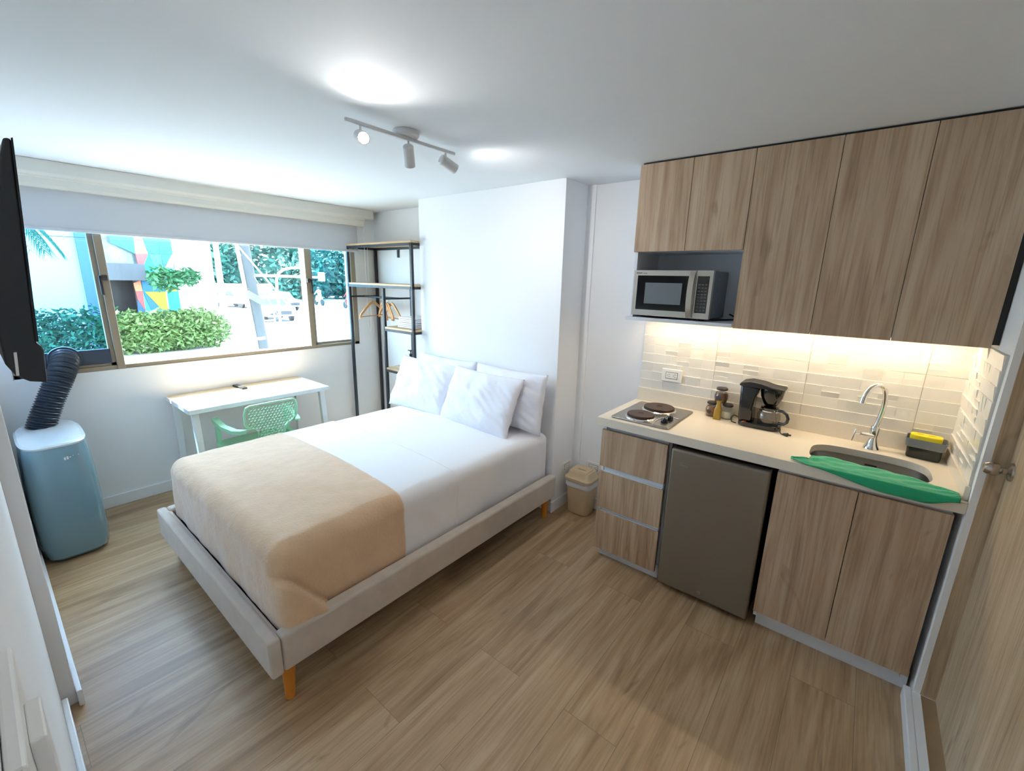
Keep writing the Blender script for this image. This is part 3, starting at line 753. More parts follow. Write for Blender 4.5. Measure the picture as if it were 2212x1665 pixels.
# ---------------------------------------------------------------- waste bin and sockets
tbx, tby = -1.412, 2.606
bn = thing('waste_bin', 'beige plastic waste bin with swing lid beside the drawers', 'bin', (tbx,tby,0))
def rring(w_, d_, z, r=.03): return [(tbx+a, tby+b, z) for a, b in rpoly(0,0,w_,d_,r,4)]
link('bin_body', loft([rring(.150,.132,.002,.03), rring(.160,.142,.010,.035), rring(.192,.172,.262,.035)]), BEIGEP, bn, smooth=40)
link('bin_liner', loft([rring(.193,.173,.212,.036), rring(.200,.180,.220,.036), rring(.200,.180,.262,.036)], False), LINER, bn, smooth=60)
link('bin_lid', loft([rring(.210,.190,.258,.036), rring(.214,.194,.264,.038), rring(.212,.192,.280,.038), rring(.176,.158,.296,.03), rring(.168,.150,.316,.03), rring(.158,.140,.326,.03)]), BEIGEP, bn, smooth=40)
fv = MB(); fv.box((tbx-.060,tby-.058,.327),(tbx+.060,tby+.056,.330)); fl_ = link('lid_flap', fv, BEIGEP, bn, smooth=0, bev=.0015)
link('flap_slot', MB().box((tbx-.032,tby-.014,.3302),(tbx+.032,tby-.006,.3312)), mat('slot_shade_plastic', srgb(150,124,92), .6), fl_, smooth=0)
def outlet(name, lb, c, nrm, wid=.115, hei=.075):
    """wall socket on a plane with normal '+x' or '-y'"""
    t = thing(name, lb, 'socket', c)
    x,y,z = c
    def bxx(u0,u1,v0,v1,d0,d1):
        return ((x+d0,y+u0,z+v0),(x+d1,y+u1,z+v1)) if nrm == 'x' else ((x+u0,y-d1,z+v0),(x+u1,y-d0,z+v1))
    link('cover_plate', MB().box(*bxx(-wid/2,wid/2,-hei/2,hei/2,.0005,.008)), OUTW, t, smooth=0, bev=.003)
    link('socket_surround', MB().box(*bxx(-.037,.037,-.021,.021,.0075,.0088)), OUTD, t, smooth=0)
    link('socket_face', MB().box(*bxx(-.0345,.0345,-.0185,.0185,.0080,.0098)), OUTW, t, smooth=0)
    sl = MB()
    for u in (-.019,.017):
        sl.box(*bxx(u,u+.010,.006,.0085,.0096,.0102)); sl.box(*bxx(u,u+.010,-.0085,-.006,.0096,.0102)); sl.box(*bxx(u-.007,u-.003,-.002,.002,.0096,.0102))
    link('socket_slots', sl, OUTD, t, smooth=0)
    return t
outlet('wall_socket', 'white double socket on the tiled wall above the hotplates', (-.886,YK-.016,1.092), 'y', .125, .08)
outlet('wall_socket', 'white socket low on the side of the column beside the bin', (PX1,2.625,.308), 'x')
outlet('wall_socket', 'white socket with clear cover low on the wall behind the bin', (-1.385,YK,.318), 'y')

# ---------------------------------------------------------------- kitchen base units
YC = 2.167; YD = YC+.020; YDB = YD+.019
dc = thing('drawer_cabinet', 'wood-front kitchen cabinet with three drawers under the hotplates', 'cabinet', (-.88,2.45,0))
cb_ = MB(); x0, x1 = -1.078, -.688
cb_.box((x0+.002,YDB+.001,.068),(x0+.018,YK-.02,.850)); cb_.box((x1-.014,YDB+.030,.0),(x1-.002,YK-.02,.850)); cb_.box((x0,YK-.05,.068),(x1,YK-.03,.85)); cb_.box((x0+.01,YDB+.02,.068),(x1,YK-.03,.09))
cb_.box((x0+.018,YDB+.016,.09),(x1-.014,YDB+.022,.84))
link('carcass', cb_, CARC, dc, smooth=0)
for k, (za, zb) in enumerate(((.602,.826),(.338,.567),(.064,.314))):
    dr = link('drawer', MB().box((x0,YD,za),(x1-.008,YDB,zb)), CABW, dc, smooth=0, bev=.001)
    if k: link('finger_grip', MB().box((x0+.022,YD+.006,zb+.002),(x1-.016,YDB+.012,zb+.005)).box((x0+.022,YDB+.003,zb+.004),(x1-.016,YDB+.012,zb+.034)), CARC, dr, smooth=0)
link('toe_kick', MB().box((x0+.015,2.235,0),(x1-.012,2.252,.066)), CARC, dc, smooth=0)
fg = thing('mini_fridge', 'grey-bronze undercounter mini fridge between the base cabinets', 'fridge', (-.445,2.45,0))
link('fridge_cabinet', MB().box((-.668,YD+.055,.025),(-.222,YK-.03,.828)), BLACKM, fg, smooth=0, bev=.003)
link('fridge_gasket', MB().box((-.662,YD+.034,.034),(-.226,YD+.055,.822)), BLACKMATTE, fg, smooth=0)
dm = MB(); dm.box((-.671,YD-.018,.030),(-.2185,YD+.034,.826)); fd = link('fridge_door', dm, GREYV, fg, smooth=30, bev=.012, seg=3)
lk = MB(); n_ = 24
def laty(prof, x, z, n=24):
    vs = []; fs = []
    for r, y in prof:
        for k in range(n):
            a = 2*PI*k/n; vs.append((x+r*math.cos(a), y, z+r*math.sin(a)))
    for i in range(len(prof)-1):
        for k in range(n): fs.append((i*n+k, i*n+(k+1)%n, (i+1)*n+(k+1)%n, (i+1)*n+k))
    fs += [tuple(range(n-1,-1,-1)), tuple(range((len(prof)-1)*n, len(prof)*n))]
    return MB().add(vs, fs)
link('door_lock', laty([(.011,YD-.018),(.011,YD-.022),(.008,YD-.023),(.008,YD-.020),(.0045,YD-.020),(.0045,YD-.023)], -.447, .074), STEEL, fd)
eb = MB()
for k in range(12):
    a0 = PI*(.05+.9*k/12); a1 = PI*(.05+.9*(k+1)/12)
    for (ra, rb, zz) in ((.026,.0245,0),):
        pts_ = [(-.600+ra*math.cos(a0), YD-.0185, .748+.55*ra*math.sin(a0)+zz),(-.600+ra*math.cos(a1), YD-.0185, .748+.55*ra*math.sin(a1)+zz),(-.600+rb*math.cos(a1), YD-.0185, .748+.5*rb*math.sin(a1)+zz),(-.600+rb*math.cos(a0), YD-.0185, .748+.5*rb*math.sin(a0)+zz)]
        eb.add(pts_, [(0,1,2,3)])
for k in range(6): eb.box((-.619+k*.0065,YD-.019,.741),(-.615+k*.0065,YD-.0182,.750))
link('fridge_emblem', eb, mat('faint_silver', srgb(150,142,130), .35, .6), fd, smooth=0)
sc_ = thing('sink_cabinet', 'wood-front two-door kitchen cabinet under the sink', 'cabinet', (.09,2.45,0))
x0, x1 = -.196, .383
cb_ = MB(); cb_.box((x0+.001,YDB+.001,.06),(x0+.017,YK-.02,.850)); cb_.box((x1-.024,YDB+.001,.06),(x1-.008,YK-.02,.850)); cb_.box((x0,YK-.05,.06),(x1-.01,YK-.03,.70)); cb_.box((x0+.01,YDB+.01,.075),(x1-.01,YK-.03,.092)); cb_.box((x0+.01,YDB+.004,.820),(x1-.01,YDB+.020,.850))
link('carcass', cb_, CARC, sc_, smooth=0)
link('door', MB().box((x0,YD,.092),(.0935,YDB,.832)), CABW, sc_, smooth=0, bev=.001)
link('door', MB().box((.0965,YD,.092),(.3785,YDB,.832)), CABW, sc_, smooth=0, bev=.001)
link('toe_kick', MB().box((x0+.012,2.232,0),(x1+.005,2.249,.090)), CARC, sc_, smooth=0)

# worktop with sink opening
sxc, syc, sax, say = .108, 2.405, .212, .150
def oval(cx, cy, ax, ay, n, p=3.4):
    out = []
    for k in range(n):
        a = 2*PI*(k+.5)/n; c, s_ = math.cos(a), math.sin(a)
        out.append((cx+ax*math.copysign(abs(c)**(2/p), c), cy+ay*math.copysign(abs(s_)**(2/p), s_)))
    return out
def ringplate(m, inner, x0, x1, y0, y1, z0, z1):
    n = len(inner); outer = []
    cx = sum(p[0] for p in inner)/n; cy = sum(p[1] for p in inner)/n
    for (x, y) in inner:
        dx, dy = x-cx, y-cy; t = min(((x1-cx)/dx if dx > 0 else (x0-cx)/dx) if abs(dx) > 1e-9 else 1e9, ((y1-cy)/dy if dy > 0 else (y0-cy)/dy) if abs(dy) > 1e-9 else 1e9)
        outer.append([cx+dx*t, cy+dy*t])
    for (X, Y) in ((x0,y0),(x1,y0),(x1,y1),(x0,y1)):
        i = min(range(n), key=lambda k: (outer[k][0]-X)**2+(outer[k][1]-Y)**2); outer[i] = [X, Y]
    vs = [(x,y,z1) for x,y in inner]+[(x,y,z1) for x,y in outer]+[(x,y,z0) for x,y in inner]+[(x,y,z0) for x,y in outer]
    fs = []
    for k in range(n):
        k2 = (k+1)%n
        fs += [(k,k2,n+k2,n+k), (2*n+k2,2*n+k,3*n+k,3*n+k2), (k2,k,2*n+k,2*n+k2), (n+k,n+k2,3*n+k2,3*n+k)]
    m.add(vs, fs)
wt = thing('kitchen_worktop', 'cream stone kitchen worktop with an oval sink cut-out', 'worktop', (-.35,2.45,.9))
m = MB(); ringplate(m, oval(sxc,syc,sax,say,72), -.25, XR-.001, YC, YK-.001, .868, .900)
m.box((-1.104,YC,.868),(-.25,YK-.001,.900))
link('top_slab', m, STONE, wt, smooth=0)
link('front_edge', MB().box((-1.104,YC-.0005,.8525),(XR-.001,YC+.018,.8995)).box((-1.104,YC,.8525),(-1.088,YK-.001,.89)), STONE, wt, smooth=0, bev=.0015)
link('upstand', MB().box((-1.099,YK-.018,.900),(XR-.002,YK-.001,.985)).box((XR-.016,YC+.02,.900),(XR-.001,YK-.018,.955)), STONE, wt, smooth=0, bev=.0015)
sk = thing('sink_basin', 'brushed steel oval sink basin set into the worktop', 'sink', (sxc,syc,.76))
def ovr(f, z): return [(x,y,z) for x,y in oval(sxc,syc,sax*f,say*f,72)]
bw = loft([ovr(1.03,.8675), ovr(1.0,.8670), ovr(.985,.80), ovr(.95,.752), ovr(.86,.738), ovr(.2,.735)], False)
n72 = 72; base_i = 5*72; bw.f.append(tuple(range(base_i, base_i+72))); bw.m.append(0)
link('bowl', bw, STEELB, sk, smooth=60)
link('drain', MB().lathe([(.0,.737),(.030,.737),(.034,.740),(.0,.7405)], (sxc,syc,0)), CHROME, sk)
link('maker_plate', MB().box((sxc+.0,syc+say*.982-.003,.835),(sxc+.045,syc+say*.982-.0015,.843)), LABELM, sk, smooth=0)
fc = thing('kitchen_faucet', 'chrome gooseneck faucet behind the sink', 'faucet', (.120,2.628,.9))
link('faucet_body', MB().lathe([(.033,0),(.033,.004),(.024,.020),(.016,.045),(.0145,.062),(.017,.075),(.018,.105),(.016,.112),(.012,.113)], (.120,2.628,.9)), CHROME, fc)
sp_ = [bez((.120,2.628,1.010),(.142,2.635,1.12),(.135,2.600,1.235),(.085,2.545,1.222),t/18) for t in range(19)] + [bez((.085,2.545,1.222),(.067,2.525,1.214),(.056,2.512,1.185),(.052,2.508,1.160),t/6) for t in range(1,7)]
link('spout', MB().tube(sp_, .0105, 18), CHROME, fc)
link('aerator', MB().cone((.053,2.509,1.168),(.050,2.505,1.138),.0115,.0125,18), CHROME, fc)
link('valve_arm', MB().cone((.118,2.622,.965),(.070,2.600,.972),.0125,.0105,16).cone((.070,2.600,.972),(.050,2.590,.974),.005,.005,10), CHROME, fc)
link('lever', MB().obox((.046,2.588,.962),.006,.011,.062,Matrix.Rotation(math.radians(8),3,'Y')), CHROME, fc, bev=.002)

# hotplates
ck = thing('electric_cooktop', 'stainless two-plate electric cooktop set in the worktop', 'cooktop', (-.878,2.425,.9))
m = MB(); m.prism(rpoly(-.878,2.425,.332,.432,.018), 'z', .9005, .909); link('cooktop_tray', m, STEEL, ck, smooth=30, bev=.003)
for (bx, by, br_) in ((-.905,2.305,.075),(-.880,2.520,.088)):
    link('trim_ring', MB().lathe([(br_+.012,.908),(br_+.010,.913),(br_+.002,.917),(br_+.002,.909)], (bx,by,0), 40), CHROME, ck)
    link('hotplate', MB().lathe([(0,.912),(br_,.914),(br_,.928),(br_-.003,.931),(.016,.931),(.015,.929),(0,.929)], (bx,by,0), 40), PLATE, ck)
link('control_panel', MB().prism([(-.800,2.215),(-.718,2.215),(-.718,2.41),(-.790,2.41),(-.812,2.30)][::1], 'z', .909, .911), STEEL, ck, smooth=0)
pt_ = [(-.790,2.408,.912),(-.806,2.35,.913),(-.812,2.29,.913),(-.808,2.24,.912),(-.802,2.215,.911)]
link('panel_rim', MB().tube([(-.722,2.405,.912)]+pt_, .003, 8), CHROME, ck)
for (bx, by) in ((-.765,2.295),(-.757,2.355)):
    link('knob', MB().lathe([(0,.911),(.019,.911),(.018,.930),(.015,.934),(0,.934)], (bx,by,0), 24).obox((bx,by,.936),.005,.032,.008,Matrix.Rotation(.4,3,'Z')), BLACKP, ck)

# jars
def jar(name, lb, c, fillm, s=1.0, label=False, fillh=.058):
    t = thing(name, lb, 'jar', c, 'small spice jars on the worktop'); x,y,z = c
    prof = [(0,.0),(.024,.0),(.030,.005),(.0355,.022),(.0355,.042),(.030,.058),(.023,.066),(.023,.074)]
    link('jar_glass', MB().lathe([(r*s,h*s) for r,h in prof], c), JARG, t)
    link('contents', MB().lathe([((r-.002)*s,(h+.002)*s) for r,h in prof if h <= fillh]+[(0,fillh*s)], c), fillm, t)
    link('jar_lid', MB().lathe([(0,.072*s),(.026*s,.072*s),(.029*s,.075*s),(.029*s,.081*s),(.026*s,.085*s),(0,.086*s)], c), DARKLID, t)
    if label:
        lm = MB(); 
        n = 10; vs = []
        ca = math.radians(-100)
        for i in range(n+1):
            for j in (-1,1):
                a = ca + (i/n-.5)*.85; hh = .012*math.sqrt(max(0,1-(2*i/n-1)**2)); vs.append((x+.0362*s*math.cos(a), y+.0362*s*math.sin(a), z+.032*s+j*hh))
        lm.add(vs, [(2*i,2*i+2,2*i+3,2*i+1) for i in range(n)]); link('jar_label', lm, LABELM, t)
    return t
jar('spice_jar', 'round jar of brown spice with dark label, left of the oil bottle', (-.617,2.652,.9), SPICE, 1, True)
jar('spice_jar', 'round jar half full of white salt, right of the oil bottle', (-.535,2.658,.9), SALT, 1, False, .045)
jar('spice_jar', 'round jar of dark coffee stacked on top of the two lower jars', (-.577,2.660,.985), COFF, 1.06, True)
CARG_ = glass_pane('carafe_glass', (.80,.79,.77,1), .14)
ob = thing('oil_bottle', 'small square bottle of golden oil in front of the jars', 'bottle', (-.572,2.605,.9))
def sq(h, r, z): return [(-.572+a, 2.605+b, .9+z) for a, b in rpoly(0,0,h,h,r,3)]
link('bottle_glass', loft([sq(.036,.006,.001), sq(.038,.006,.004), sq(.036,.006,.058), sq(.024,.008,.080), sq(.022,.008,.096), sq(.026,.009,.097), sq(.026,.009,.106)]), OIL, ob, smooth=40)

# coffee maker
cm = thing('coffee_maker', 'black drip coffee maker with glass carafe on the worktop', 'coffee maker', (-.365,2.625,.9))
m = MB(); m.prism(rpoly(-.360,2.625,.205,.125,.045,8), 'z', .901, .928); link('base', m, BLACKP, cm, smooth=40, bev=.006)
m = MB(); pl = [(-.462,.925),(-.392,.925),(-.398,1.00),(-.395,1.06),(-.380,1.095),(-.380,1.122),(-.470,1.128)]
m.prism(pl, 'y', 2.575, 2.685); link('water_tower', m, BLACKP, cm, smooth=40, bev=.012)
link('filter_basket', MB().lathe([(.028,1.028),(.034,1.034),(.052,1.075),(.057,1.112),(.057,1.120),(0,1.121)], (-.322,2.625,0), 32), BLACKP, cm, smooth=50)
m = MB(); m.prism([(-.478,1.124),(-.470,1.140),(-.430,1.150),(-.370,1.146),(-.320,1.134),(-.264,1.128),(-.262,1.120),(-.470,1.120)], 'y', 2.572, 2.686); link('lid', m, BLACKMATTE, cm, smooth=50, bev=.008)
link('hot_plate', MB().lathe([(0,.928),(.050,.928),(.050,.932),(0,.932)], (-.322,2.622,0), 30), BLACKM, cm)
link('carafe', MB().lathe([(.036,.933),(.050,.940),(.056,.958),(.055,.978),(.046,1.000),(.040,1.008),(.041,1.014)], (-.322,2.622,0), 32), CARG_, cm)
link('carafe_lid', MB().lathe([(0,1.014),(.042,1.012),(.043,1.018),(.030,1.024),(0,1.025)], (-.322,2.622,0), 28), BLACKP, cm)
link('carafe_band', MB().lathe([(.0475,.998),(.0475,1.004)], (-.322,2.622,0), 28), CHROME, cm)
hp = [(-.278,2.600,1.012),(-.258,2.590,1.014),(-.238,2.580,1.004),(-.228,2.576,.984),(-.231,2.577,.962),(-.245,2.583,.948),(-.270,2.595,.946)]
hh = [Vector(p) for p in hp]; fine = []
for i in range(len(hh)-1):
    for t in range(5): fine.append(hh[i].lerp(hh[i+1], t/5))
fine.append(hh[-1]); link('carafe_handle', MB().tube(fine, .0075, 12), BLACKP, cm, smooth=60)
link('power_switch', MB().lathe([(0,.0),(.009,.0),(.008,.005),(0,.006)], (-.425,2.572,.925), 16), REDM, cm, label='red power switch')
cp = [bez((-.275,2.600,.905),(-.235,2.56,.95),(-.27,2.55,.903),(-.232,2.548,.903),t/14) for t in range(15)]
link('power_cord', MB().tube(cp, .0028, 8).tube([(-.46,2.62,.93),(-.485,2.60,.945),(-.497,2.59,.93),(-.492,2.59,.908),(-.468,2.59,.904)], .0028, 8), BLACKMATTE, cm)
pg = MB(); pg.cone((-.236,2.549,.906),(-.214,2.540,.908),.005,.011,10); pg.box((-.212,2.531,.907),(-.199,2.5335,.912)); pg.box((-.212,2.544,.907),(-.199,2.5465,.912)); link('plug', pg, BLACKMATTE, cm, bev=.001)

# sponge caddy + sponge
hx, hy = .305, 2.643; Rz = Matrix.Rotation(math.radians(-6), 3, 'Z')
cd_ = thing('soap_dispenser_caddy', 'black and grey dish soap caddy in the worktop corner', 'caddy', (hx,hy,.9))
def tring(w_, d_, z, r=.012): return [tuple(Vector((hx,hy,0)) + Rz@Vector((a,b,z))) for a, b in rpoly(0,0,w_,d_,r,4)]
link('soap_tank', loft([tring(.112,.072,.901), tring(.118,.078,.910), tring(.120,.080,.955)]), DARKT, cd_, smooth=50)
link('press_tray', loft([tring(.126,.086,.952), tring(.134,.094,.958), tring(.140,.100,.992), tring(.136,.096,.992), tring(.128,.088,.962)], False), GREYT, cd_, smooth=50)
link('tray_floor', loft([tring(.126,.086,.962), tring(.126,.086,.965)]), BLACKMATTE, cd_, smooth=0)
sg = MB(); n8 = 24
outer = [(.055*math.copysign(abs(math.cos(a))**.5, math.cos(a)), .030*math.copysign(abs(math.sin(a))**.5, math.sin(a))) for a in [2*PI*k/n8 for k in range(n8)]]
vs = []; 
for z in (.980, 1.008):
    for (a,b) in outer: vs.append(tuple(Vector((hx-.003,hy-.002,0)) + Rz@Vector((a,b,z))))
fs = [(k,(k+1)%n8,n8+(k+1)%n8,n8+k) for k in range(n8)]+[tuple(range(n8-1,-1,-1)),tuple(range(n8,2*n8))]
sg.add(vs, fs)
so = link('dish_sponge', sg, YELLOW, None, smooth=30, bev=.003); tag(so, 'yellow dish sponge lying in the soap caddy', 'sponge')
dn = MB()
for u in (-.022,.018):
    c_ = Vector((hx-.003,hy-.002,0)) + Rz@Vector((u,0,1.0085)); dn.lathe([(0,0),(.012,0),(.012,.0006),(0,.0006)], (c_.x,c_.y,c_.z), 18, sx=1.1, sy=.55)
link('sponge_dimples', dn, mat('dark_yellow_dimple', srgb(205,176,34), .9), so)

# green cloth along the sink edge
def cloth_green():
    nx, ny = 70, 22; vs = []
    for i in range(nx+1):
        u = i/nx; x = -.158 + .535*u
        yb = 2.222 + .085*smooth01(.0,.25,u) - .0*u + .012*math.sin(u*9)
        if u > .62: yb -= (u-.62)*.26
        if u < .12: yb = 2.200+.03*u/.12+ .0
        yf = YC-.010 if u > .08 else 2.19-.033*u/.08
        for j in range(ny+1):
            v = j/ny; y = yb + (yf-yb)*v
            z = .9035 + .004*(1+mnoise.noise(Vector((x*22,y*40,1)))) + .005*math.sin(v*9+u*14)**2*(1-v)
            drop = .042*smooth01(.10,.65,u)*(1-.75*smooth01(.82,1,u))
            yfr = (YC-.008) + .030*smooth01(.14,0,u)
            yb2 = min(yb, 2.33)
            if v <= .72:
                t = v/.72; y = yb2 + (yfr+.012-yb2)*t
            elif v <= .82:
                t = (v-.72)/.10; y = yfr+.012*(1-t); z = .9065
            else:
                t = (v-.82)/.18; y = yfr-.001; z = .9065-drop*t
            if u > .9: z += .006*smooth01(.9,1,u)*math.sin(v*PI)
            vs.append((x, y, z))
    fs = [(i*(ny+1)+j,(i+1)*(ny+1)+j,(i+1)*(ny+1)+j+1,i*(ny+1)+j+1) for i in range(nx) for j in range(ny)]
    return MB().add(vs, fs)
gc = link('dish_cloth', cloth_green(), GREEN, None, smooth=180)
sm = gc.modifiers.new('solid','SOLIDIFY'); sm.thickness = .004; sm.offset = 1
tag(gc, 'green microfibre cloth draped along the worktop front by the sink', 'cloth')

# ---------------------------------------------------------------- relief wall tiles
def tiles(axis, a0, a1, z0, z1, plane, joints_a, joints_z, seed):
    rnd = random.Random(seed); m = MB(); g = MB()
    def P(a, z, d): return (a, plane-d, z) if axis == 'y' else (plane-d, a, z)
    A = [a0]+[j for j in joints_a if a0 < j < a1]+[a1]; Z = [z0]+[j for j in joints_z if z0 < j < z1]+[z1]
    for i in range(len(A)-1):
        for j in range(len(Z)-1):
            xa, xb, za, zb = A[i]+.0012, A[i+1]-.0012, Z[j]+.0012, Z[j+1]-.0012
            nc = max(1, round((xb-xa)/.075)); nr = max(1, round((zb-za)/.058))
            for c_ in range(nc):
                x_a = xa+(xb-xa)*c_/nc; x_b = xa+(xb-xa)*(c_+1)/nc
                for r_ in range(nr):
                    z_a = za+(zb-za)*r_/nr; z_b = za+(zb-za)*(r_+1)/nr
                    t = rnd.random(); rows = [(z_a,z_b)] if t > .16 else [(z_a,z_a+(z_b-z_a)*.5),(z_a+(z_b-z_a)*.5,z_b)]
                    if t > .86:   # a few stood-up blocks split sideways
                        xm = (x_a+x_b)/2; seg = [(x_a,xm),(xm,x_b)]
                    else: seg = [(x_a,x_b)]
                    for (za_, zb_) in rows:
                        for (sa, sb) in seg:
                            d0 = .008+rnd.random()*.0012; d1 = .009+rnd.random()*.0075; e = rnd.random()*.0012
                            vs = [P(sa,za_,d0),P(sb,za_,d0+e),P(sb,zb_,d1+e),P(sa,zb_,d1),P(sa,za_,0),P(sb,za_,0),P(sb,zb_,0),P(sa,zb_,0)]
                            m.add(vs, [(0,1,2,3),(0,4,5,1),(1,5,6,2),(2,6,7,3),(3,7,4,0)])
    return m
ts = thing('tile_backsplash', 'white relief wall tiles between worktop and wall cabinets', 'tiles', (-.35,YK,1.2))
link('back_wall_tiles', tiles('y', -1.090, XR-.008, 0.985, 1.440, YK, [-.645,-.193,.256], [1.272], 3), TILEM, ts, smooth=0)
link('side_wall_tiles', tiles('x', YC+.030, YK-.008, .955, 1.438, XR, [2.45], [1.272], 9), TILEM, ts, smooth=0)
link('grout', MB().box((-1.090,YK-.0072,.985),(XR-.007,YK-.0002,1.440)).box((XR-.0072,YC+.030,.955),(XR-.0002,YK-.007,1.438)), GROUT, ts, smooth=0)

# ---------------------------------------------------------------- wall cabinets
YU = 2.371; YUB = YU+.019; ZU = 1.4425; ZS = 1.816
ux = [-1.0596,-.7852,-.5096,-.1879,.0925,.3799]
wc = thing('microwave_cabinet', 'wood-front wall cabinet with two short doors above an open microwave niche', 'cabinet', (-.78,2.55,ZS))
m = MB(); m.box((ux[0]+.001,YUB,ZS),(ux[2]-.002,YK-.001,ZS+.016)); m.box((ux[0]+.001,YUB,ZU+.016),(ux[0]+.017,YK-.001,ZC-.006)); m.box((ux[0],YK-.02,ZU+.01),(ux[2],YK-.010,ZC-.006)); m.box((ux[0]+.001,YUB,ZC-.022),(ux[2],YK-.001,ZC-.006))
link('carcass', m, CARC, wc, smooth=0)
link('niche_shelf', MB().box((-1.075,YU-.005,ZU+.002),(ux[2]-.003,YK-.010,ZU+.020)), CARC, wc, smooth=0, bev=.001)
link('door', MB().box((ux[0],YU,ZS),(ux[1]-.0012,YUB,ZC-.010)), CABW, wc, smooth=0, bev=.001)
link('door', MB().box((ux[1]+.0012,YU,ZS),(ux[2]-.0015,YUB,ZC-.010)), CABW, wc, smooth=0, bev=.001)
wc2 = thing('wall_cabinet', 'tall wood-front wall cabinet with three doors above the sink', 'cabinet', (-.06,2.55,ZU))
m = MB(); m.box((ux[2]+.001,YUB,ZU+.012),(ux[5]-.002,YK-.001,ZC-.006)); link('carcass', m, CARC, wc2, smooth=0)
for i in (2,3,4): link('door', MB().box((ux[i]+.0012,YU,ZU),(ux[i+1]-.0012,YUB,ZC-.010)), CABW, wc2, smooth=0, bev=.001)
link('gap_shade_strip', MB().box((ux[0]+.01,YU+.012,ZC-.012),(XR-.001,YU+.03,ZC-.0005)).box((ux[5],YU+.012,ZU+.012),(XR-.0008,YU+.04,ZC-.001)), BLACKMATTE, wc2, smooth=0)  # black strips standing for the shade in the gaps above and beside the cabinets
ls = MB(); ls.box((-1.03,2.60,ZU-.004),(ux[2]-.01,2.612,ZU+.001)); ls.box((ux[2]+.01,2.60,ZU+.004),(.36,2.612,ZU+.010))
lo = link('led_strip', ls, LEDM, None, smooth=0); tag(lo, 'warm glowing LED strip under the wall cabinets', 'light')
for (xa, xb, z_) in ((-1.03,-.52,ZU-.006),(-.50,.36,ZU+.002)):
    a = bpy.data.lights.new('led', 'AREA'); a.shape = 'RECTANGLE'; a.size = xb-xa; a.size_y = .014; a.energy = 2.3*(xb-xa); a.color = (1,.80,.55)
    ao = bpy.data.objects.new('led_light', a); C.objects.link(ao); ao.location = ((xa+xb)/2, 2.606, z_); ao.parent = lo
# microwave
mw = thing('microwave_oven', 'silver microwave oven in the open cabinet niche', 'microwave', (-.84,2.5,1.462))
q0, q1, z0, z1, yf = -1.052, -.632, 1.474, 1.719, 2.388
link('case', MB().box((q0,yf+.03,z0),(q1,yf+.30,z1)), MWSIDE, mw, smooth=0, bev=.005)
link('side_dimple', MB().box((q1-.001,yf+.10,z0+.03),(q1+.0025,yf+.26,z1-.035)), MWSIDE, mw, smooth=0, bev=.002)
qd = -.715
def frame2d(m, xa, xb, za, zb, xc, xd, zc_, zd, y0, y1):
    m.box((xa,y0,za),(xb,y1,zc_)); m.box((xa,y0,zd),(xb,y1,zb)); m.box((xa,y0,zc_),(xc,y1,zd)); m.box((xd,y0,zc_),(xb,y1,zd))
m = MB(); frame2d(m, q0, qd, z0, z1, q0+.022, qd-.028, z0+.032, z1-.028, yf, yf+.03); dr = link('oven_door', m, MWST, mw, smooth=0)
link('door_glass', MB().box((q0+.02,yf+.003,z0+.03),(qd-.026,yf+.028,z1-.026)), DARKGLASS, dr, smooth=0)
link('door_window', MB().box((q0+.068,yf+.001,z0+.066),(qd-.068,yf+.004,z1-.066)), MWWIN, dr, smooth=0)
vs = []; fs = []; nn = 14
for i in range(nn+1):
    t = i/nn; z = z0+.003 + (z1-z0-.006)*t; d_ = .030*math.sin(PI*t)**.6 + .004
    for (x, y) in ((qd-.030,yf-d_),(qd-.003,yf-d_+.002),(qd-.003,yf-d_+.012),(qd-.030,yf-d_+.010)): vs.append((x,y,z))
for i in range(nn):
    for k in range(4): fs.append((i*4+k,i*4+(k+1)%4,(i+1)*4+(k+1)%4,(i+1)*4+k))
fs += [(0,1,2,3), (nn*4,nn*4+1,nn*4+2,nn*4+3)]
link('door_handle', MB().add(vs, fs), MWST, dr, smooth=50)
m = MB(); frame2d(m, qd+.002, q1, z0, z1, qd+.008, q1-.016, z0+.030, z1-.028, yf, yf+.03); cpn = link('control_housing', m, MWST, mw, smooth=0)
link('keypad', MB().box((qd+.006,yf+.002,z0+.028),(q1-.014,yf+.028,z1-.026)), DARKGLASS, cpn, smooth=0)
m = MB()
for r_ in range(9):
    for c_ in range(3):
        xx = qd+.014+c_*.0165; zz = z0+.040+r_*.0165; hh_ = .0035 if r_ > 4 else .006
        m.box((xx,yf+.0012,zz),(xx+.010,yf+.0022,zz+.0012)); m.box((xx,yf+.0012,zz+hh_),(xx+.010,yf+.0022,zz+hh_+.0012)); m.box((xx+.010,yf+.0012,zz),(xx+.0112,yf+.0022,zz+hh_+.0012))
link('key_markings', m, mat('grey_print', srgb(150,150,150), .6), cpn, smooth=0)
m = MB()
for k in range(6): m.box((q0+.014+k*.0055,yf-.0006,z1-.018),(q0+.018+k*.0055,yf+.0001,z1-.012))
for k in range(7): m.box((q0+.052+k*.0032,yf-.0006,z1-.018),(q0+.0542+k*.0032,yf+.0001,z1-.0145))
link('maker_name', m, LABELM, dr, smooth=0)
link('feet', MB().cone((q0+.05,yf+.06,1.462),(q0+.05,yf+.06,1.475),.014,.014,12).cone((q1-.05,yf+.06,1.462),(q1-.05,yf+.06,1.475),.014,.014,12).cone((q0+.05,yf+.26,1.462),(q0+.05,yf+.26,1.475),.014,.014,12).cone((q1-.05,yf+.26,1.462),(q1-.05,yf+.26,1.475),.014,.014,12), BLACKMATTE, mw)
link('power_cord', MB().tube([(-.70,2.45,1.468),(-.63,2.50,1.466),(-.58,2.58,1.467),(-.555,2.62,1.468),(-.56,2.66,1.476),(-.60,2.685,1.49)], .004, 8), BLACKMATTE, mw)

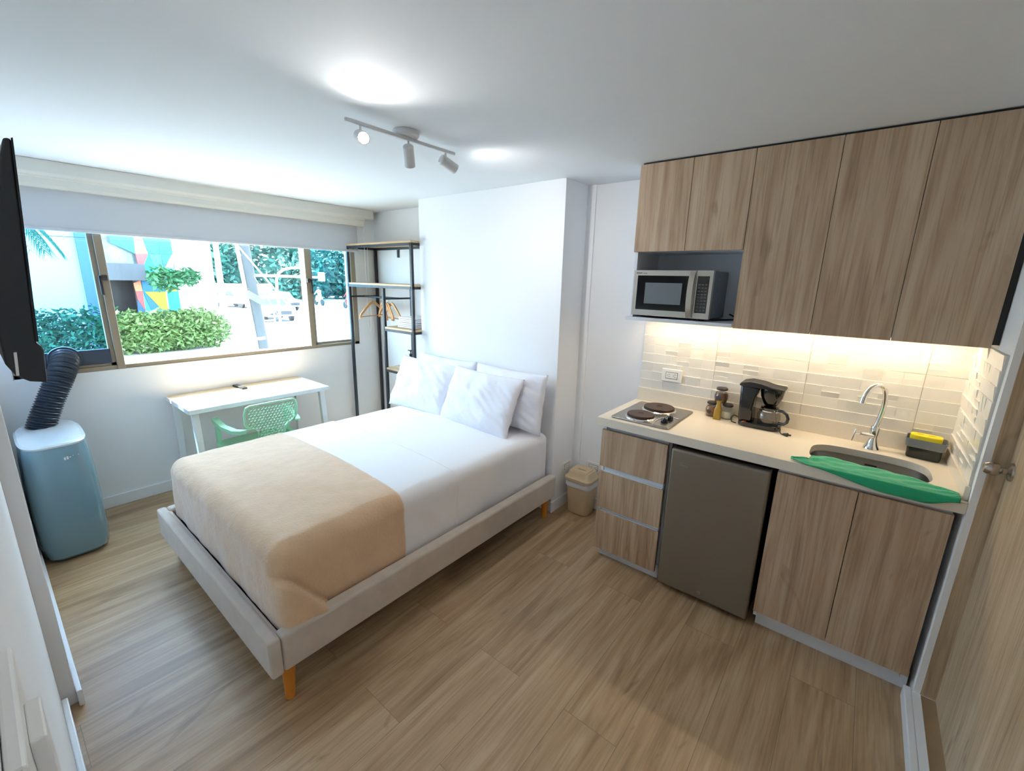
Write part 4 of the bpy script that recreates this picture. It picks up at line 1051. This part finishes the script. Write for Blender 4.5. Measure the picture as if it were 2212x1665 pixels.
# ---------------------------------------------------------------- light switch close to the camera
sw = thing('light_switch', 'white rocker light switch on the near left wall', 'switch', (-.335,YB,1.36))
link('switch_plate', MB().box((-.425,YB+.0005,1.262),(-.305,YB+.009,1.392)), OUTW, sw, smooth=0, bev=.002)
link('rocker', MB().box((-.385,YB+.009,1.285),(-.345,YB+.0165,1.372)), OUTW, sw, smooth=0, bev=.001)

#EXTERIOR
# ---------------------------------------------------------------- outside the window (street level is 1.2 m lower)
GZ = -1.2
GRD = mat('pale_concrete_paving', srgb(176,174,168), .85, var=.05, vscale=.7)
ASPH = mat('worn_asphalt', srgb(150,152,154), .85, var=.05, vscale=.5)
FWHITE = mat('white_facade', srgb(190,196,198), .8)
FGREY = mat('grey_facade_pier', srgb(92,104,122), .8)
CONC = mat('bare_concrete', srgb(62,70,78), .85, var=.1, vscale=1.5)
LEAFB = mat('dark_green_foliage', srgb(38,92,58), .7, var=.35, vscale=2.0)
LEAFG = mat('fresh_green_foliage', srgb(84,112,62), .7, var=.35, vscale=3.0)
LEAFT = mat('bluish_green_foliage', srgb(34,92,84), .7, var=.5, vscale=.55)
BARK = mat('pale_bark', srgb(150,146,138), .9, var=.15, vscale=4)
CARW = mat('white_car_paint', srgb(205,208,212), .25, coat=.5)
CARG = mat('car_dark_glass', srgb(30,42,56), .1)
POLEM = mat('white_painted_steel', srgb(200,202,204), .4)
struct('ground', MB().box((-70,-30,GZ-.2),(XW-T,60,GZ)), GRD, smooth=0)
struct('ground_road', MB().box((-46,7.0,GZ),(-24.4,60,GZ+.02)), ASPH, smooth=0)
bd = thing('mural_building', 'white building with colourful geometric mural and concrete balcony across the street', 'building', (-24,0,GZ))
fx = -22.0
link('facade_wall', MB().box((fx-6,-8,GZ),(fx,2.74,7)).box((fx-6,4.4,GZ),(fx,6.85,7)).box((fx-6,3.35,1.93),(fx-1.2,4.4,7)), FWHITE, bd, smooth=0)
link('pier', MB().box((fx-6,2.74,GZ),(fx+.15,3.35,7)), FGREY, bd, smooth=0)
link('entrance', MB().box((fx-1.6,3.35,GZ),(fx-1.5,4.4,1.31)).box((fx-1.55,3.36,GZ),(fx-.2,3.40,1.31)), mat('dark_entrance', srgb(42,44,52), .4, var=.4, vscale=2), bd, smooth=0)
link('shop_window', MB().box((fx-.25,3.35,1.93),(fx-.2,4.4,3.4)), mat('shop_window_glass', srgb(96,112,118), .15, var=.35, vscale=3), bd, smooth=0)
link('balcony_slab', MB().box((fx-1.2,3.30,1.31),(fx+.25,4.52,1.93)), CONC, bd, smooth=0, bev=.01)
MC = {'o': srgb(205,98,66), 'r': srgb(196,60,62), 't': srgb(18,122,134), 'b': srgb(14,84,128), 'c': srgb(6,160,184), 'l': srgb(40,152,176), 'p': srgb(206,140,116), 'v': srgb(122,126,22), 'n': srgb(24,70,112)}
MM = {k: mat('mural_colour_'+n, MC[k], .6) for k, n in zip('ortbclpvn', ('orange','red','teal','blue','cyan','light_cyan','peach','olive','navy'))}
link('mural_ground', MB().box((fx,4.36,GZ),(fx+.06,5.50,4.2)), MM['t'], bd, smooth=0)
mu = MB(); kk = 'ortbclpvn'
PAN = [('o',[(4.37,3.00),(4.58,3.02),(4.71,2.32),(4.33,2.30)]),('r',[(4.33,2.30),(4.71,2.32),(4.52,1.90),(4.35,1.91)]),
('t',[(4.58,3.02),(5.11,3.07),(5.09,2.74),(4.73,2.34)]),('b',[(5.09,2.74),(5.07,2.34),(4.73,2.34)]),('c',[(5.11,3.07),(5.38,3.10),(5.46,2.34),(5.08,2.34)]),
('b',[(5.10,2.32),(5.46,2.33),(5.13,1.79)]),('l',[(4.73,2.31),(5.10,2.32),(5.11,1.79),(4.83,1.85)]),('c',[(4.71,2.30),(4.86,1.78),(4.76,1.32),(4.47,1.32),(4.52,1.90)]),
('p',[(5.46,2.33),(5.50,2.33),(5.45,1.80),(5.16,1.80)]),('b',[(4.38,1.32),(4.75,1.32),(5.07,0.91),(4.35,0.91)]),('t',[(4.75,1.32),(4.86,1.79),(5.47,1.81),(5.43,1.11),(5.10,1.10),(5.07,0.91)]),
('o',[(4.12,1.21),(4.34,1.31),(4.35,0.91),(4.14,0.91)]),('r',[(4.14,0.91),(4.36,0.89),(4.34,0.18),(4.16,0.61)]),('v',[(4.41,0.89),(5.07,0.89),(5.07,0.16),(4.85,0.20)]),
('b',[(4.38,0.87),(4.85,0.20),(4.50,0.18)]),('l',[(4.36,0.83),(4.50,0.18),(4.33,-0.01)]),('c',[(5.12,0.89),(5.45,0.89),(5.46,-0.06),(5.08,-0.04)]),
('v',[(5.11,1.10),(5.46,1.11),(5.45,0.90),(5.10,0.90)]),('n',[(4.15,0.59),(4.34,0.16),(4.33,-0.01),(4.09,0.00)]),('t',[(3.66,2.94),(4.37,3.00),(4.32,2.30),(3.67,2.66)]),
('o',[(4.37,3.0),(4.58,3.02),(4.55,4.2),(4.36,4.2)]),('c',[(4.58,3.02),(5.38,3.10),(5.2,4.2),(4.55,4.2)])]
for k, poly in PAN:
    mu.prism(poly, 'x', fx-.02 if False else fx+.055, fx+.09, kk.index(k))
link('mural_panels', mu, [MM[k] for k in kk], bd, smooth=0)
def leafball(m, c, r, n, size, flat=.8, rnd=random):
    for _ in range(n):
        a = rnd.random()*2*PI; z = rnd.uniform(-1,1); q = (1-z*z)**.5; rr = r*(.45+.55*rnd.random()**.6)
        p = Vector(c)+Vector((rr*q*math.cos(a), rr*q*math.sin(a), rr*z*flat))
        d1 = Vector((rnd.uniform(-1,1),rnd.uniform(-1,1),rnd.uniform(-.8,.6))).normalized(); d2 = d1.orthogonal().normalized()
        s_ = size*rnd.uniform(.6,1.3)
        m.add([p, p+d1*s_*.5+d2*s_*.22, p+d1*s_, p+d1*s_*.5-d2*s_*.22], [(0,1,2,3)])
def hedge(lb, x, y0, y1, zt_, n, size, m_, group=None, name='hedge'):
    m = MB(); k = int((y1-y0)/.35)+1
    for i in range(k):
        yy = y0+(y1-y0)*(i+.5)/k
        leafball(m, (x, yy, GZ+(zt_-GZ)*.55+random.uniform(-.1,.1)), (zt_-GZ)*.52, n//k, size, 1.0)
    o = link(name, m, m_, None, smooth=0); tag(o, lb, 'shrub', group); return o
hedge('leafy bright green shrubs in front of the mural building', -20.0, 3.1, 5.95, .22, 7500, .20, LEAFG)
hedge('dense shrubs seen through the blue left window pane', -20.0, .6, 2.75, .40, 3000, .18, LEAFB)
def tree(lb, x, y, z, r, n, size, lm, tr=.05, name='tree', flat=.85, lobes=1, cat='tree', group=None):
    t = thing(name, lb, cat, (x,y,GZ), group); m = MB()
    link('trunk', MB().tube([(x,y,GZ),(x+.05,y-.03,(GZ+z)/2),(x,y,z)], [tr*1.2,tr,tr*.7], 10), BARK, t)
    for k in range(lobes):
        c = (x, y, z) if lobes == 1 else (x+random.uniform(-.5,.5)*r, y+random.uniform(-.7,.7)*r, z+random.uniform(-.5,.6)*r)
        leafball(m, c, r if lobes == 1 else r*.62, n//lobes, size, flat)
    link('foliage', m, lm, t, smooth=0); return t
tree('small street tree with thin bent trunk in front of the mural', -20.9, 4.86, 1.42, .50, 520, .22, LEAFB, .022)
tree('smaller street tree with thin trunk before the white facade', -20.9, 5.62, 1.50, .38, 360, .20, LEAFB, .02)
tt = thing('palm_tree', 'palm with drooping fronds at the left edge of the window', 'tree', (-13,.62,GZ))
link('trunk', MB().cone((-13,.62,GZ),(-13,.62,2.7),.10,.08,12), BARK, tt)
m = MB()
for k in range(26):
    a = random.random()*2*PI; L = random.uniform(.6,.85)
    for i in range(22):
        t = i/22; p = Vector((-13+math.cos(a)*L*t, .62+math.sin(a)*L*t, 2.75+.35*t-1.15*t*t))
        for s_ in (-1,1):
            d_ = Vector((-math.sin(a)*s_*.16+math.cos(a)*.08, math.cos(a)*s_*.16+math.sin(a)*.08, -.22)); q = Vector((math.cos(a),math.sin(a),0))*.012
            m.add([p-q, p+q, p+d_], [(0,1,2)])
link('fronds', m, LEAFB, tt, smooth=0)
pt = thing('palm_tree', 'tall palm with pale ringed trunk behind the white facade corner', 'tree', (-26,8.35,GZ))
link('trunk', MB().tube([(-26,8.35,GZ+i*.25) for i in range(24)], [.17-.003*i+.012*(i%2) for i in range(24)], 12), BARK, pt)
m = MB()
for k in range(16):
    a = k*2*PI/16; L = 1.4
    for i in range(24):
        t = i/24; p = Vector((-26+math.cos(a)*L*t, 8.35+math.sin(a)*L*t, 4.4+.6*t-1.9*t*t))
        for s_ in (-1,1):
            d_ = Vector((-math.sin(a)*s_*.34, math.cos(a)*s_*.34, -.3)); q = Vector((math.cos(a),math.sin(a),0))*.03
            m.add([p-q, p+q, p+d_], [(0,1,2)])
link('fronds', m, LEAFG, pt, smooth=0)
for i, (x, y, z, r, s_) in enumerate(((-52,15.5,2.2,3.6,.75),(-56,20,3.0,4.4,.85),(-50,23,1.6,3.4,.7),(-55,27.5,3.2,4.6,.85),(-52,31,1.8,3.8,.75),(-58,35.5,3.4,5.0,.9),(-52,38,1.9,3.6,.75),(-54,43,3.0,4.6,.85),(-46,31.5,2.6,2.2,.5))):
    pl_ = ('leftmost bushy tree across the road, beside the palm','second bushy tree from the left across the road','low bushy tree behind the traffic light pole','tall bushy tree behind the signal arm','low bushy tree behind the right window mullion','tall bushy tree seen through the right pane','low bushy tree seen through the right pane','rightmost tall bushy tree across the road','small yellow-green tree near the right window frame')[i]
    tree(pl_, x, y, z, r, 2600 if i < 8 else 900, s_, LEAFT if i < 8 else LEAFG, .2, lobes=7, flat=1.0, group='roadside trees')
bw_ = link('boundary_wall', MB().box((-62,12,GZ),(-61.5,60,.6)), FGREY, None, smooth=0); tag(bw_, 'long low grey boundary wall behind the roadside trees', 'wall')
bw_ = link('boundary_wall', MB().box((-47,12.8,GZ),(-46.7,19.5,.75)), FWHITE, None, smooth=0); tag(bw_, 'white wall behind the parked cars', 'wall')
PCON = mat('pole_concrete', srgb(52,58,62), .85, var=.15, vscale=3)
up_ = thing('utility_pole', 'leaning concrete utility pole beyond the window', 'pole', (-10,3.96,GZ))
link('pole_shaft', MB().cone((-10,3.965,GZ),(-10,3.38,6.5),.105,.105,24), PCON, up_)
link('conduit', MB().cone((-9.98,3.83,GZ),(-9.98,3.25,6.5),.035,.035,12), POLEM, up_)
link('clamp_band', MB().cone((-10,3.835,.30),(-10,3.83,.36),.112,.112,24), POLEM, up_)
link('guy_wire', MB().cone((-10.0,3.45,2.4),(-9.6,4.5,.75),.016,.016,8).cone((-10.0,3.5,2.3),(-9.8,4.2,.7),.006,.006,6), POLEM, up_)
Rs = Matrix.Rotation(math.radians(-34),3,'X')
sgn_ = link('street_sign', MB().obox((-9.72,3.72,1.17),.02,.38,.13,Rs), mat('blue_grey_sign', srgb(62,92,118), .4), None, smooth=0, bev=.004); tag(sgn_, 'tilted blue-grey plate fixed on the utility pole', 'sign')
tm = thing('traffic_light_mast', 'white traffic light mast with curved arm across the road', 'mast', (-24,10.25,GZ))
cv = [(-24,10.25,GZ),(-24,10.25,1.0),(-24,10.28,1.45),(-24,10.42,1.75),(-24,10.7,1.93),(-24,11.1,2.02),(-24,11.75,2.07)]
link('mast_pole', MB().tube(cv, .065, 12), POLEM, tm); link('cross_arm', MB().cone((-24,9.3,1.60),(-24,12.6,1.56),.07,.06,12), POLEM, tm)
link('signal_head', MB().box((-24.12,12.55,1.36),(-23.88,12.85,1.84)), POLEM, tm, smooth=0, bev=.03)
gr_ = thing('guard_rail', 'low pale guard rail beside the road', 'rail', (-25,8.7,GZ)); m = MB()
for z in (GZ+.45, GZ+.85): m.cone((-25,7.2,z),(-25,10.4,z),.035,.035,8)
link('rail_bars', m, POLEM, gr_)
for yy in (7.2,8.3,9.4,10.4): link('rail_post', MB().cone((-25,yy,GZ),(-25,yy,GZ+.9),.04,.04,8), POLEM, gr_)
def car(lb, x, y, rz, L=4.2, Wd=1.75, H=1.5):
    t = thing('parked_car', lb, 'car', (0,0,0), 'white cars on the road')
    body = MB().prism([(-L/2,.35),(-L/2,.75),(-L/2+.15,.88),(-L/2+1.0,.96),(-L/2+1.6,H-.05),(L/2-.9,H),(L/2-.25,.98),(L/2,.9),(L/2,.35)], 'y', -Wd/2, Wd/2)
    link('car_body', body, CARW, t, smooth=30, bev=.06, seg=3)
    link('windscreen', MB().prism([(-L/2+1.02,.985),(-L/2+1.10,.985),(-L/2+1.62,H-.10),(-L/2+1.54,H-.10)], 'y', -Wd/2+.12, Wd/2-.12), CARG, t, smooth=0)
    link('side_window', MB().prism([(-L/2+1.35,.98),(-L/2+1.75,H-.12),(L/2-1.0,H-.12),(L/2-.5,.98)], 'y', -Wd/2-.01, Wd/2+.01), CARG, t, smooth=0)
    link('grille', MB().box((-L/2-.01,-.6,.45),(-L/2+.02,.6,.68)), CARG, t, smooth=0)
    for sx in (-L/2+.8, L/2-.8):
        for sy in (-Wd/2+.02, Wd/2-.22): link('wheel', MB().cone((sx,sy,.33),(sx,sy+.2,.33),.33,.33,20), BLACKMATTE, t)
    t.location = (x,y,GZ+.02); t.rotation_euler = (0,0,math.radians(rz)); return t
car('white car farthest left on the road, front towards the window', -43, 15.0, 198)
car('white car just right of the utility pole on the road', -38, 16.1, 190)
car('white car nearest the window, behind the utility pole', -30, 12.4, 170)
for z, yb, wq in ((2.45, 0,'lowest'),(2.62,.1,'middle'),(2.78,.05,'topmost')):
    o = link('overhead_cable', MB().tube([(-15,-1.5,z+.05),(-15,1.5,z-.05),(-15,4.2,z+.02),(-15,9,z+.35)], .008, 6), BLACKM, None); tag(o, wq+' of the three thin overhead cables crossing the window view', 'cable', 'overhead cables')
def skin(name, verts, edges, radii, m_, parent, lvl=2, root=0):
    me = bpy.data.meshes.new(name); L = world_loc(parent); me.from_pydata([tuple(Vector(v)-L) for v in verts], edges, []); o = bpy.data.objects.new(name, me); C.objects.link(o); o.parent = parent
    o.modifiers.new('skin','SKIN'); 
    for i, r in enumerate(radii): me.skin_vertices[0].data[i].radius = (r, r)
    me.skin_vertices[0].data[root].use_root = True
    s_ = o.modifiers.new('sub','SUBSURF'); s_.levels = lvl; s_.render_levels = lvl; me.materials.append(m_); return o
def rider(lb, x, y, topc, bikec):
    b = thing('motorcycle', 'motorcycle '+lb, 'motorcycle', (x,y,GZ+.02))
    z = GZ+.02
    for dx in (-.62,.62): link('wheel', MB().cone((x+dx,y-.05,z+.30),(x+dx,y+.05,z+.30),.30,.30,20), BLACKMATTE, b)
    link('motorcycle_body', MB().prism([(x-.55,z+.55),(x-.35,z+.95),(x-.25,z+.95),(x-.15,z+.80),(x+.65,z+.85),(x+.55,z+.62),(x+.1,z+.35),(x-.25,z+.35)], 'y', y-.12, y+.12), bikec, b, smooth=0, bev=.03)
    link('handlebar', MB().cone((x-.30,y-.33,z+1.02),(x-.30,y+.33,z+1.02),.018,.018,8), BLACKMATTE, b)
    p = thing('person', 'person in helmet riding the motorcycle '+lb, 'person', (x+.2,y,z+.8))
    V_ = [(x+.20,y,z+.92),(x+.14,y,z+1.15),(x+.06,y,z+1.40),(x+.02,y,z+1.50),(x-.01,y,z+1.62),
          (x+.05,y-.19,z+1.40),(x-.10,y-.26,z+1.18),(x-.28,y-.28,z+1.06),(x+.05,y+.19,z+1.40),(x-.10,y+.26,z+1.18),(x-.28,y+.28,z+1.06),
          (x+.16,y-.12,z+.88),(x-.12,y-.20,z+.80),(x-.02,y-.20,z+.42),(x-.14,y-.20,z+.36),(x+.16,y+.12,z+.88),(x-.12,y+.20,z+.80),(x-.02,y+.20,z+.42),(x-.14,y+.20,z+.36)]
    E_ = [(0,1),(1,2),(2,3),(3,4),(2,5),(5,6),(6,7),(2,8),(8,9),(9,10),(0,11),(11,12),(12,13),(13,14),(0,15),(15,16),(16,17),(17,18)]
    Rr = [.15,.15,.15,.06,.10,.075,.055,.045,.075,.055,.045,.095,.075,.055,.05,.095,.075,.055,.05]
    skin('body', V_, E_, Rr, topc, p)
    link('helmet', MB().lathe([(0,.13),(.07,.115),(.12,.05),(.13,-.02),(.11,-.09),(.06,-.11),(0,-.11)], (x-.02,y,z+1.66), 20), mat('helmet_'+lb[:4].strip(), srgb(60,60,66), .2), p, smooth=60)
rider('at the right edge of the window', -36.5, 21.7, mat('red_jacket', srgb(170,44,36), .8), BLACKP)
rider('just right of the right mullion', -42, 21.8, mat('pale_pink_shirt', srgb(200,160,150), .8), CARW)
